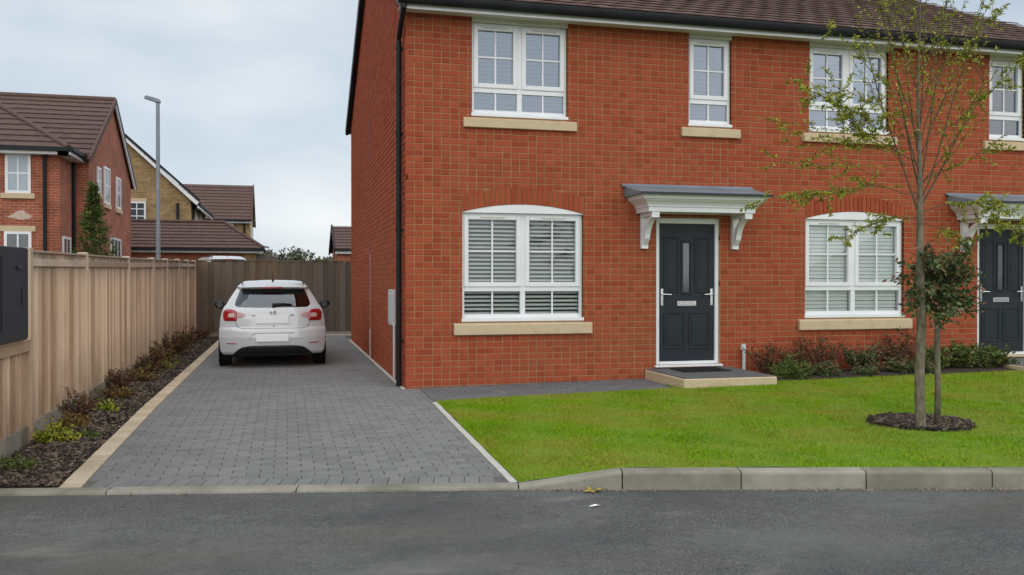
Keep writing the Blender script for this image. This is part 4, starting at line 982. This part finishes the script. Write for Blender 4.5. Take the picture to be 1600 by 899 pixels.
# tail lamps: red outer block, pale inner lens, clear centre
for sg in (-1, 1):
    f = lambda pts: [(sg * x, z) for x, z in pts]
    tl = cpart(rear_patch(f([(.565, .79), (.58, .765), (.76, .765), (.792, .79), (.800, .90), (.765, .955), (.70, .968), (.60, .950), (.570, .92)]), .006, .022), 'tail_lamp', M_red)
    cpart(rear_patch(f([(.60, .845), (.625, .825), (.70, .825), (.72, .85), (.71, .89), (.68, .905), (.625, .90), (.603, .88)]), .0295), 'clear_lens', M_lens, tl)
    cpart(rear_patch(f([(.43, .875), (.46, .845), (.565, .815), (.567, .92), (.50, .915), (.455, .90)]), .004, .006), 'inner_lamp', M_pink)
    cpart(rear_patch(f([(.56, .405), (.575, .395), (.735, .398), (.745, .408), (.735, .418), (.575, .415)]), .004, .002, 5), 'reflector', M_red)
    cpart(MB().tube([(sg * .80, 1.95, .98), (sg * .90, 1.93, .985)], .034, 8), 'mirror_stalk', M_trim)
    mm = MB(); ringz = []
    for j in range(9):
        a = math.pi * j / 8 - math.pi / 2
        for k in range(14): b = 2 * math.pi * k / 14; mm.v.append((sg * (.93 + .095 * math.cos(a) * math.cos(b)), 1.93 + .07 * math.sin(a), 1.0 + .075 * math.cos(a) * math.sin(b) + .01 * math.cos(b) * sg * sg))
    for j in range(8):
        for k in range(14): mm.f.append((j * 14 + k, j * 14 + (k + 1) % 14, (j + 1) * 14 + (k + 1) % 14, (j + 1) * 14 + k))
    mi = cpart(mm, 'mirror', M_trim)
    cpart(MB().lathe([(.052, 0), (.052, .004)], (sg * .93, 1.858, 1.0), 1, 14), 'mirror_glass', M_dglass, mi, smooth=False)
    # side glass and door handle strips
    sg_mb = MB(); vv = []
    for k, y in enumerate(np.linspace(.75, 2.35, 14)):
        for z in np.linspace(1.03, 1.30 if .9 < y < 2.15 else 1.15, 7):
            yy = max(y, rear_y(0, z) + ci(z, CC) + .10); yy = min(yy, ci(z, CYF) - .30); vv.append((sg * (ci(z, CW) + .004), yy, z))
    cpart(sg_mb.add(vv, [(k * 7 + j, (k + 1) * 7 + j, (k + 1) * 7 + j + 1, k * 7 + j + 1) for k in range(13) for j in range(6)]), 'side_window', M_trim)
    for wy in (.78, 3.28):
        cpart(MB().lathe([(.36, 0), (.36, .012)], (sg * .853, wy, .315), 0, 28) if sg > 0 else MB().lathe([(.36, 0), (.36, -.012)], (-.853, wy, .315), 0, 28), 'wheel_arch', M_trim, smooth=False)
        x0 = sg * .68
        wh = cpart(MB().lathe([(.20, 0), (.285, 0), (.303, sg * .03), (.303, sg * .16), (.285, sg * .195), (.20, sg * .192)], (x0, wy, .303), 0, 28), 'wheel', M_tyre, smooth=False)
        rim = MB().lathe([(.20, sg * .17), (.205, sg * .19), (.185, sg * .19), (.18, sg * .175)], (x0, wy, .303), 0, 24)
        for k in range(5):
            a = 2 * math.pi * k / 5; rim.tube([(x0 + sg * .185, wy, .303), (x0 + sg * .187, wy + .185 * math.cos(a), .303 + .185 * math.sin(a))], [.03, .022], 6)
        cpart(rim, 'rim', M_chrome, wh, smooth=False)
# tailgate seam, handle strip, plates, emblem, wiper, aerial
def strip(pts, r, name, m, off=.001, parent=car, n=5):
    return cpart(MB().tube([(x, rear_y(x, z) - off, z) for x, z in pts], r, n), name, m, parent)
seam = [(-.60, .80), (-.575, .70), (-.55, .668), (-.50, .655)] + [(x, .650) for x in np.linspace(-.45, .45, 12)] + [(.50, .655), (.55, .668), (.575, .70), (.60, .80)]
strip(seam, .0045, 'tailgate_seam', M_trim, -.001)
strip([(x, .863 + .0) for x in np.linspace(-.335, .335, 10)], .008, 'tailgate_handle', M_chrome, .002)
plate_poly = lambda z0, z1: rounded(-.262, .262, z0, z1, .006)
cpart(rear_patch(rounded(-.30, .33, .70, .868, .02), -.0, 0), 'plate_recess', M_carw)
for z0, z1, o in ((.728, .856, .012), (.435, .553, .012)):
    p = MB().box(-.258, .258, -.012, 0, 0, z1 - z0).build('number_plate', M_plate, car, bevel=.004); p.location = (-.01, rear_y(0, (z0 + z1) / 2) - .004, z0)
strip([(-.37, .47), (-.33, .54), (-.30, .566), (-.2, .57), (0, .572), (.2, .57), (.30, .572), (.335, .572)], .006, 'bumper_crease', M_trim, -.003)
em = MB(); ey = rear_y(0, .905) - .012
em.tube([(.052 * math.cos(a), ey + .002, .905 + .034 * math.sin(a)) for a in np.linspace(0, 2 * math.pi, 25)], .0055, 6)
em.tube([(.036, ey, .925), (.0, ey - .002, .925), (-.034, ey, .915), (-.03, ey, .908), (.03, ey, .902), (.034, ey, .894), (.0, ey - .002, .886), (-.036, ey, .886)], .0055, 6)
cpart(em, 'emblem', M_chrome)
cpart(MB().tube([(.012, rear_y(0, .70) - .002, .70), (.012, rear_y(0, .70) - .006, .675)], .006, 6), 'tailgate_lock', M_trim)
wp = MB().tube([(.0, rear_y(0, 1.02) - .03, 1.02), (.02, rear_y(0, 1.03) - .045, 1.035)], .03, 10)
wp.tube([(.0, rear_y(0, 1.035) - .04, 1.035), (.16, rear_y(.16, 1.04) - .035, 1.045), (.30, rear_y(.3, 1.035) - .022, 1.035)], [.026, .020, .012], 8)
wp.tube([(.04, rear_y(0, 1.02) - .016, 1.022), (.33, rear_y(.3, 1.015) - .016, 1.012)], .009, 6)
cpart(wp, 'rear_wiper', M_trim)
cpart(MB().tube([(0, .66, 1.42), (0, .64, 1.455), (0, .58, 1.475), (0, .50, 1.56)], [.024, .014, .006, .003], 8), 'aerial', M_trim)
cpart(rear_patch([(-.64, .222), (-.56, .30), (-.50, .34), (-.42, .362), (-.30, .372), (.30, .372), (.42, .362), (.50, .34), (.56, .30), (.64, .222)], .010, .012, rimoff=.004), 'diffuser', M_trim)
cpart(MB().box(-.70, .70, .70, 3.7, .14, .25), 'underbody', M_trim, smooth=False)
for x in (-.50, .50): cpart(rear_patch(rounded(x - .015 - .08, x + .065, 1.335, 1.338, .001), .0, 0, 3, 3), 'roof_rail_end', M_carw)
for sg in (-1, 1): cpart(MB().tube([(sg * .50, .50, 1.395), (sg * .505, .75, 1.405), (sg * .50, 1.6, 1.405)], .012, 6), 'roof_seam', M_trim)
# no seats or headrests modelled; the black skin behind the glass hides the cabin
car2 = copy_tree(car); car2.location = (-3.12, 17.4, .80); car2.rotation_euler = (0, 0, R(20))
car2['label'] = 'white hatchback beyond the back fence with only its roof showing'

# ------------------------------------------------------------------ plants
def leaf_mesh(name, P, D, S, m, fold=.25, width=.42):
    """P centres, D directions, S lengths: one folded diamond (two triangles) for each leaf"""
    n = len(P); D = D / np.maximum(np.linalg.norm(D, axis=1, keepdims=True), 1e-6); r = rng.normal(size=(n, 3)); W = np.cross(D, r); W /= np.maximum(np.linalg.norm(W, axis=1, keepdims=True), 1e-6); U = np.cross(D, W)
    S = S[:, None]; V = np.empty((n, 4, 3)); V[:, 0] = P; V[:, 1] = P + D * S * .45 + W * S * width / 2 + U * S * fold * .3; V[:, 2] = P + D * S; V[:, 3] = P + D * S * .45 - W * S * width / 2 + U * S * fold * .3
    b = 4 * np.arange(n)[:, None]; F = np.concatenate([b + np.array([[0, 1, 2]]), b + np.array([[0, 2, 3]])]).reshape(-1, 3)
    return fast_mesh(name, V.reshape(-1, 3), F, m)
def wander(p, d, L, n, bend=.12, up=.0):
    pts = [Vector(p)]; d = Vector(d).normalized()
    for i in range(n):
        d = (d + Vector((random.gauss(0, bend), random.gauss(0, bend), random.gauss(0, bend) + up))).normalized(); pts.append(pts[-1] + d * L / n)
    return pts
def shrub(label, cat, x, y, z, h, r, ns, leafm, nleaf, ls, stemm, name='shrub', group=None, top=False, width=.42, flop=0.0, bare=.2):
    t = thing(name, label, cat, (x, y, z), 0, group); st = MB(); P = []; D = []
    for i in range(ns):
        a = random.random() * 6.283; tilt = random.uniform(.1, 1) * r / h
        d0 = Vector((math.cos(a) * tilt, math.sin(a) * tilt, 1)); L = h * random.uniform(.55, 1.08)
        pts = wander((math.cos(a) * r * .12, math.sin(a) * r * .12, -.02), d0, L, 6, .14, -flop); st.tube(pts, np.linspace(.006, .002, 7) * (1 + h), 4, False)
        subs = [(pts, bare)]
        for k in range(random.randint(2, 4)):
            q = pts[random.randint(2, 5)]; sp_ = wander(q, (random.gauss(0, 1), random.gauss(0, 1), random.uniform(.1, 1)), L * random.uniform(.25, .5), 4, .2); st.tube(sp_, np.linspace(.003, .0015, 5) * (1 + h), 3, False); subs.append((sp_, 0))
        for pp, b0 in subs:
            for k in range(max(1, int(1.8 * nleaf / ns / len(subs)))):
                u = (b0 + (1 - b0) * random.random()) * (len(pp) - 1); i0 = min(int(u), len(pp) - 2); q = pp[i0].lerp(pp[i0 + 1], u - i0)
                P.append(q + Vector((random.gauss(0, .012), random.gauss(0, .012), random.gauss(0, .012)))); D.append((random.gauss(0, 1), random.gauss(0, 1), random.gauss(.25, .6)))
    st.build('stems', stemm, t, fix=False)
    o = obj('foliage', leaf_mesh('foliage', np.array(P), np.array(D), rng.uniform(.6, 1.25, len(P)) * ls, leafm, width=width), t)
    return t
# bed along the left fence
B = lambda x, y: bedz(x, y)
bedplants = [
    ('pale green trailing plant at the kerb end of the bark bed', -3.52, -4.35, .20, .26, 16, M_leafg, 240, .05, M_twig),
    ('yellow green leafy shrub with reddish tips near the front of the bark bed', -3.50, -3.35, .34, .30, 18, M_leafy, 330, .055, M_stemr),
    ('russet shrub just behind the yellow green one in the bark bed', -3.56, -2.45, .30, .24, 16, M_leafb, 260, .045, M_stemr),
    ('low grey green tuft on the drive side of the bark bed', -3.28, -3.0, .14, .16, 14, M_leafg, 160, .05, M_twig),
    ('sparse red twig shrub leaning on the first long fence bay', -3.66, -1.75, .62, .26, 16, M_leafr, 190, .04, M_stemr),
    ('bright green low plant by the first full fence post', -3.42, -1.55, .24, .22, 14, M_leafy, 210, .05, M_twig),
    ('dry russet shrub midway along the second fence bay', -3.52, -.4, .46, .30, 18, M_leafb, 300, .042, M_stemr),
    ('tall thin brown shrub against the second fence bay', -3.64, .55, .66, .28, 18, M_leafr, 240, .04, M_stemr),
    ('brown green spreading shrub at the second fence post', -3.50, 1.6, .50, .32, 18, M_leafb, 300, .045, M_stemr),
    ('dark twiggy shrub against the third fence bay', -3.60, 2.75, .72, .32, 20, M_leafr, 320, .045, M_stemr),
    ('yellow tinged small shrub on the drive edge of the third fence bay', -3.36, 3.4, .32, .22, 14, M_leafy, 170, .045, M_twig),
    ('bushy russet shrub against the fourth fence bay', -3.58, 4.3, .74, .34, 20, M_leafb, 320, .05, M_stemr),
    ('dark red shrub against the fifth fence bay', -3.58, 5.9, .80, .34, 20, M_leafr, 330, .05, M_stemr),
    ('brown shrub against the sixth fence bay', -3.58, 7.6, .78, .34, 18, M_leafb, 280, .05, M_stemr),
    ('dark shrub against the seventh fence bay', -3.58, 9.3, .74, .34, 18, M_leafr, 280, .05, M_stemr),
    ('shrub filling the far corner where the two timber fences meet', -3.50, 11.0, .60, .34, 16, M_leafr, 240, .05, M_stemr)]
for lab, x, y, h, r, ns, lm, nl, ls, sm in bedplants: shrub(lab, 'shrub', x, y, B(x, y), h * .58, r * 1.1, ns + 6, lm, int(nl * 1.5), ls * .9, sm, flop=.05, group='shrubs in the bed along the left fence')
# border under the right hand ground floor window
for lab, x, y, h, r, ns, lm, nl, ls, sm, flop, wd_ in [
    ('spiky arching green tuft beside the left front step', 5.30, -.70, .30, .34, 70, M_leafg, 420, .13, M_leafg, .16, .12),
    ('sparse red leaved shrub behind the spiky green tuft', 5.15, -.30, .55, .26, 18, M_leafr, 170, .045, M_stemr, 0, .42),
    ('small dark green tuft between spiky tuft and window shrubs', 5.85, -.72, .24, .26, 40, M_leafd, 300, .09, M_leafd, .12, .16),
    ('dusky red shrub under the left half of the right window', 6.05, -.34, .62, .30, 20, M_leafr, 230, .045, M_stemr, 0, .42),
    ('dark green shrub with red tips under the middle of the right window', 6.65, -.45, .50, .38, 26, M_leafd, 520, .06, M_stemr, 0, .42),
    ('tall dark red shrub under the right half of the right window', 7.25, -.36, .66, .36, 24, M_leafr, 330, .05, M_stemr, 0, .42),
    ('low dark green mound in front of the red shrub', 7.05, -.72, .26, .36, 26, M_leafd, 380, .06, M_stemr, 0, .42),
    ('low dark cushion plant between the red shrub and the lawn trees', 7.45, -.74, .22, .34, 24, M_leafd, 360, .055, M_stemr, .02, .42),
    ('low dark cushion plant at the lawn edge left of the dark mound', 6.45, -.76, .20, .34, 24, M_leafd, 340, .055, M_stemr, .02, .42),
    ('thin red twigged shrub rising behind the small dark tuft', 5.65, -.30, .52, .28, 18, M_leafr, 240, .045, M_stemr, 0, .42),
    ('mid green shrub at the wall just left of the lawn trees', 7.75, -.52, .40, .34, 24, M_leafg, 430, .07, M_twig, .02, .40),
    ('green and yellow shrub seen between trunks and second front door', 8.25, -.50, .44, .34, 24, M_leafg, 430, .07, M_twig, .02, .40),
    ('mid green leafy shrub beside the second front step', 8.72, -.58, .42, .36, 26, M_leafg, 460, .075, M_twig, .03, .40)]:
    shrub(lab, 'shrub', x, y, gz(x, y) + .02, h * .95, r * 1.25, ns + 6, lm, int(nl * 1.7), ls, sm, group='shrubs below the right window', flop=flop, width=wd_)

# tall thin lawn tree: trunk, steep limbs and fine drooping leaf sprays
TX, TY = 4.09, -4.85; TZ = gz(TX, TY)
tree = thing('young_tree', 'tall slender young tree with thin upright branches and sparse yellow green leaves', 'tree', (TX, TY, TZ))
tr = MB(); trunk_pts = [(0, 0, -.05), (0, 0, .05), (-.006, .01, .5), (.004, .0, 1.0), (-.004, .01, 1.5), (-.014, 0, 2.0), (-.02, .0, 2.5), (-.035, .01, 3.1), (-.02, 0, 3.7), (.0, .01, 4.25)]
tr.tube(trunk_pts, [.056, .047, .043, .040, .035, .028, .020, .013, .008, .003], 14)
tr.build('trunk', M_trunk, tree, smooth=True)
br = MB(); LP = []; LD = []; tipsets = []
def limb(z, az, spread, L, r0, n=9, leafy=.5, sub=5):
    z0 = z; p = Vector((-.01, 0, z0)); d = Vector((math.cos(az) * spread, math.sin(az) * spread, 1)).normalized(); pts = [p]
    for i in range(n): d = (d + Vector((random.gauss(0, .035), random.gauss(0, .035), .03))).normalized(); pts.append(pts[-1] + d * L / n)
    br.tube(pts, np.linspace(r0 * .55, .0018, n + 1), 6, False); tipsets.append((pts, leafy))
    for k in range(sub):
        i = random.randint(2, n - 1); q = pts[i]; a = random.random() * 6.283
        s_ = wander(q, (math.cos(a) * .5, math.sin(a) * .5, .9), L * random.uniform(.2, .4), 6, .09); br.tube(s_, np.linspace(max(.0016, r0 * .18), .001, 7), 4, False); tipsets.append((s_, leafy))
        for kk in range(2):
            q = s_[random.randint(1, 4)]; a = random.random() * 6.283; s2 = wander(q, (math.cos(a), math.sin(a), .7), L * random.uniform(.08, .18), 4, .15); br.tube(s2, np.linspace(.0018, .001, 5), 3, False); tipsets.append((s2, leafy))
# camera right is (.97,-.25): angles about the trunk, 0 = right in view, pi = left
va = math.atan2(-.2453, .9694)
for z, a, sp_, L, r0, lf in [
    (1.95, 2.9, .36, 2.2, .016, .6), (2.05, .25, .62, 1.75, .018, .5), (2.10, -.5, .42, 2.0, .014, .45), (2.15, 2.2, .24, 2.2, .014, .4), (2.2, .9, .40, 2.0, .013, .5), (2.3, 3.4, .30, 2.0, .013, .55),
    (2.25, .05, .85, 1.35, .012, .5), (2.4, 1.7, .28, 1.9, .012, .4), (2.5, -.2, .34, 1.8, .012, .45), (2.6, 3.0, .34, 1.5, .011, .6), (2.65, .5, .42, 1.6, .011, .5), (2.8, 4.4, .3, 1.5, .010, .4), (2.9, .1, .24, 1.5, .010, .45), (3.0, 2.6, .3, 1.2, .009, .5), (3.2, -.4, .3, 1.2, .009, .45), (3.3, 1.2, .25, 1.1, .008, .4), (3.5, 3.2, .25, .9, .007, .5)]:
    limb(z, a + va, sp_, L, r0, leafy=lf * 1.5)
def spray(p0, p1, sag, n, rad, ls_n):
    """side branch from p0 to p1 (camera-right, depth, height) that carries a leaf spray"""
    def w3(a, b, c): return Vector((a * .9694 + b * .2453, -a * .2453 + b * .9694, c))
    a, b = w3(*p0), w3(*p1); pts = [a.lerp(b, t) + Vector((0, 0, -sag * 4 * t * (1 - t))) + Vector((random.gauss(0, .01), random.gauss(0, .01), random.gauss(0, .01))) for t in np.linspace(0, 1, 9)]
    br.tube(pts, np.linspace(rad * .55, .0014, 9), 5, False)
    for k in range(ls_n):
        i = random.randint(2, 8); s_ = wander(pts[i], (b - a).normalized() + Vector((random.gauss(0, .7), random.gauss(0, .7), random.gauss(-.1, .5))), random.uniform(.10, .24), 4, .15)
        br.tube(s_, np.linspace(.002, .001, 5), 3, False); tipsets.append((s_, 3.0))
    tipsets.append((pts, 1.2))
# (camera-right, depth, height): thick clump left at window height, low left spray, sprays to the door on the right, wisps
spray((-.02, 0, 2.45), (-.98, .15, 3.25), .10, 22, .010, 42)
spray((-.30, .1, 2.75), (-.75, -.1, 2.95), .0, 12, .006, 26)
spray((-.02, 0, 2.15), (-1.0, -.05, 2.12), -.10, 16, .009, 24)
spray((-.02, 0, 1.95), (-.62, .12, 1.78), -.06, 16, .008, 22)
spray((-.60, 0, 2.2), (-1.65, .1, 2.05), -.05, 10, .005, 11)
spray((-.40, .1, 2.35), (-1.15, .1, 2.75), .02, 10, .004, 9)
spray((.0, 0, 2.0), (.98, .05, 1.98), -.10, 18, .009, 30)
spray((.45, .05, 2.0), (1.0, -.1, 1.72), -.03, 14, .006, 24)
spray((.05, .05, 1.9), (.55, .1, 1.60), -.05, 12, .006, 14)
spray((.0, 0, 2.3), (.85, .1, 2.75), .05, 12, .008, 12)
spray((.15, 0, 2.7), (.78, -.1, 3.3), .02, 14, .007, 18)
spray((-.1, 0, 3.0), (-.75, .1, 3.7), .05, 12, .006, 12)
for i in range(7):
    z0 = random.uniform(2.1, 2.9); spray((-.02, 0, z0), (-random.uniform(.5, 1.5), random.uniform(-.3, .3), z0 + random.uniform(-.1, .35)), .02, 8, .004, 5)
spray((.1, 0, 3.2), (.70, .1, 3.85), .03, 12, .006, 14)
for pts, lf in tipsets:
    Lp = sum((pts[i + 1] - pts[i]).length for i in range(len(pts) - 1)); k = int(Lp * 52 * lf + random.random())
    for _ in range(k):
        u = (.25 + .75 * random.random()) * (len(pts) - 1); i0 = min(int(u), len(pts) - 2); q = pts[i0].lerp(pts[i0 + 1], u - i0); d = (pts[i0 + 1] - pts[i0]).normalized()
        LP.append(q); LD.append(d * .6 + Vector((random.gauss(0, .8), random.gauss(0, .8), random.gauss(-.15, .6))))
br.build('branches', M_twig, tree, fix=False)
obj('crown', leaf_mesh('crown', np.array(LP), np.array(LD), rng.uniform(.022, .050, len(LP)), M_leafy, width=.36), tree)

# small round headed tree behind it
QX, QY = 4.31, -4.80; QZ = gz(QX, QY)
t2 = thing('round_headed_tree', 'small dark green lollipop tree with thin trunk, just right of the tall slender tree', 'tree', (QX, QY, QZ))
MB().tube([(0, 0, -.05), (.005, 0, .4), (-.004, 0, .8), (.002, 0, 1.15), (0, 0, 1.5)], [.032, .027, .026, .024, .014], 12).build('trunk', M_trunk, t2, smooth=True)
br2 = MB(); P = []; D = []; cc = Vector((.02, 0, 1.43))
for i in range(70):
    a = random.random() * 6.283; el = random.uniform(-.55, 1.3); d = Vector((math.cos(a) * math.cos(el), math.sin(a) * math.cos(el), math.sin(el)))
    L = random.uniform(.24, .45) * (1.0 if el < .6 else .95); pts = wander((0, 0, random.uniform(1.08, 1.45)), d + Vector((0, 0, .2)), L, 5, .16); br2.tube(pts, np.linspace(.007, .0015, 6), 4, False)
    for k in range(60):
        u = (.15 + .85 * random.random() ** .8) * 5; i0 = min(int(u), 4); q = pts[i0].lerp(pts[i0 + 1], u - i0); P.append(q + Vector((random.gauss(0, .025), random.gauss(0, .025), random.gauss(0, .025)))); D.append(d * .5 + Vector((random.gauss(0, .7), random.gauss(0, .7), random.gauss(-.25, .6))))
br2.build('branches', M_twig, t2, fix=False)
obj('crown', leaf_mesh('crown', np.array(P), np.array(D), rng.uniform(.035, .068, len(P)), M_leafd, width=.5), t2)

# conifer beyond the left fence
cf = thing('conifer', 'narrow pointed green conifer standing beyond the left fence before the red house', 'tree', (-6.1, 11.9, -.1))
MB().tube([(0, 0, 0), (0, .02, 2), (.0, 0, 3.85)], [.07, .045, .006], 8).build('trunk', M_twig, cf)
P = []; D = []; bc = MB()
for i in range(230):
    u = random.random() ** .8; z = .8 + 3.1 * u; rr = (.98 * (1 - u) ** 1.5 + .05) * random.uniform(.55, 1.15); a = random.random() * 6.283
    pts = wander((0, 0, z), (math.cos(a), math.sin(a), .55), rr * 1.15, 4, .1); bc.tube(pts, np.linspace(.008, .002, 5), 3, False)
    for k in range(26):
        q = pts[random.randint(0, 3)].lerp(pts[-1], random.random()); P.append(q + Vector((random.gauss(0, .03), random.gauss(0, .03), random.gauss(0, .04)))); D.append((math.cos(a) + random.gauss(0, .7), math.sin(a) + random.gauss(0, .7), random.gauss(.4, .6)))
bc.build('branches', M_twig, cf, fix=False); obj('crown', leaf_mesh('crown', np.array(P), np.array(D), rng.uniform(.05, .11, len(P)), M_conifer, width=.4), cf)

# far trees over the back fence
def far_tree(label, x, y, zb, H, Rr, n, m, ls, cat='tree', name='far_tree', flat=.75):
    t = thing(name, label, cat, (x, y, zb), 0, 'trees beyond the back fence' if cat == 'tree' else None)
    tb = MB().tube([(0, 0, -.2), (0, 0, H * .35), (.1, 0, H * .7)], [.04 * H, .03 * H, .01 * H], 7)
    P = []; D = []; cl = []
    for k in range(14):
        a = random.random() * 6.283; r = Rr * random.uniform(.15, .75); c = Vector((r * math.cos(a), r * math.sin(a), H * random.uniform(.45, .85))); cl.append((c, Rr * random.uniform(.25, .45))); tb.tube([(0, 0, H * .35), c * .6 + Vector((0, 0, H * .2)), c], [.016 * H, .01 * H, .004 * H], 4)
    for k in range(n):
        c, r = random.choice(cl); v = Vector((random.gauss(0, 1), random.gauss(0, 1), random.gauss(0, 1))).normalized() * r * random.random() ** .4; P.append(c + Vector((v.x, v.y, v.z * flat))); D.append((random.gauss(0, 1), random.gauss(0, 1), random.gauss(0, 1)))
    tb.build('trunk', M_twig, t); obj('crown', leaf_mesh('crown', np.array(P), np.array(D), rng.uniform(.6, 1.3, n) * ls, m, width=.7), t)
far_tree('dull dark tree right beside the end of the hipped garage roof', -4.8, 62, .4, 3.9, 2.4, 1500, M_leaff, .35)
far_tree('darker rounded tree in the middle of the skyline over the back fence', -1.6, 66, .4, 3.7, 2.6, 1700, M_leaff, .35)
far_tree('smaller twiggy tree right of the rounded skyline tree', 1.4, 66, .4, 3.3, 2.0, 1200, M_leaff, .3)
far_tree('low brownish tree under the third house', -7.6, 64, .4, 3.4, 2.2, 1200, M_leaff, .35)
far_tree('pale olive bush showing over the back fence left of the small garage', -.15, 31.0, .3, 2.5, 1.1, 1500, M_hedge, .12, 'bush', 'bush')
far_tree('bright yellow green bush right against the small garage wall', 1.15, 26.8, .3, 2.2, .6, 700, M_leafy, .10, 'bush', 'bush')
far_tree('greenish bush below the lamp post beyond the left fence', -5.6, 17.6, .2, 2.0, .7, 800, M_hedge, .09, 'bush', 'bush')

# ------------------------------------------------------------------ small things by the kerb
yl = thing('fallen_leaf', 'crumpled yellow fallen leaf lying against the foot of the kerb', 'leaf', (.57, -5.86, ROADZ + .004), .4)
for k in range(5):
    a = k * 1.25 + .2; d = Vector((math.cos(a), math.sin(a), .25 + .2 * math.sin(k * 2))); q = Vector((random.uniform(-.012, .012), random.uniform(-.01, .01), .004)); sdv = d.cross(Vector((0, 0, 1))).normalized()
    MB().add([q, q + d * .03 + sdv * .017, q + d * .062 + Vector((0, 0, -.006)), q + d * .03 - sdv * .017, q + d * .03 + Vector((0, 0, .012))], [(0, 1, 4), (1, 2, 4), (2, 3, 4), (3, 0, 4)]).build('lobe', M_yleaf, yl, fix=False)
sc_ = tag(MB().add([(0, 0, .003), (.05, .01, .012), (.09, -.005, .004), (.06, -.02, .010), (.02, -.018, .005)], [(0, 4, 1), (1, 4, 3), (1, 3, 2)]).build('paper_scrap', M_plate, loc=(.40, -6.24, ROADZ + .001), fix=False), 'tiny white scrap of paper on the road near the yellow leaf', 'litter')

# pale grit washed against the foot of the kerb
pts = []
while len(pts) < 700:
    s = random.choice((random.gauss(2.1, .45), random.gauss(3.2, .3), random.gauss(.5, .2), random.uniform(-3, 6))); d = -abs(random.gauss(0, .022)) - .004; g_ = kerb_pt(s) + kerb_n(s) * d; pts.append((g_.x, g_.y))
tag(chips('road_grit', pts, M_gravel, lambda x, y: ROADZ - .009, None, .0025, .006), 'pale sandy grit lying along the foot of the kerb', 'grit', kind='stuff')
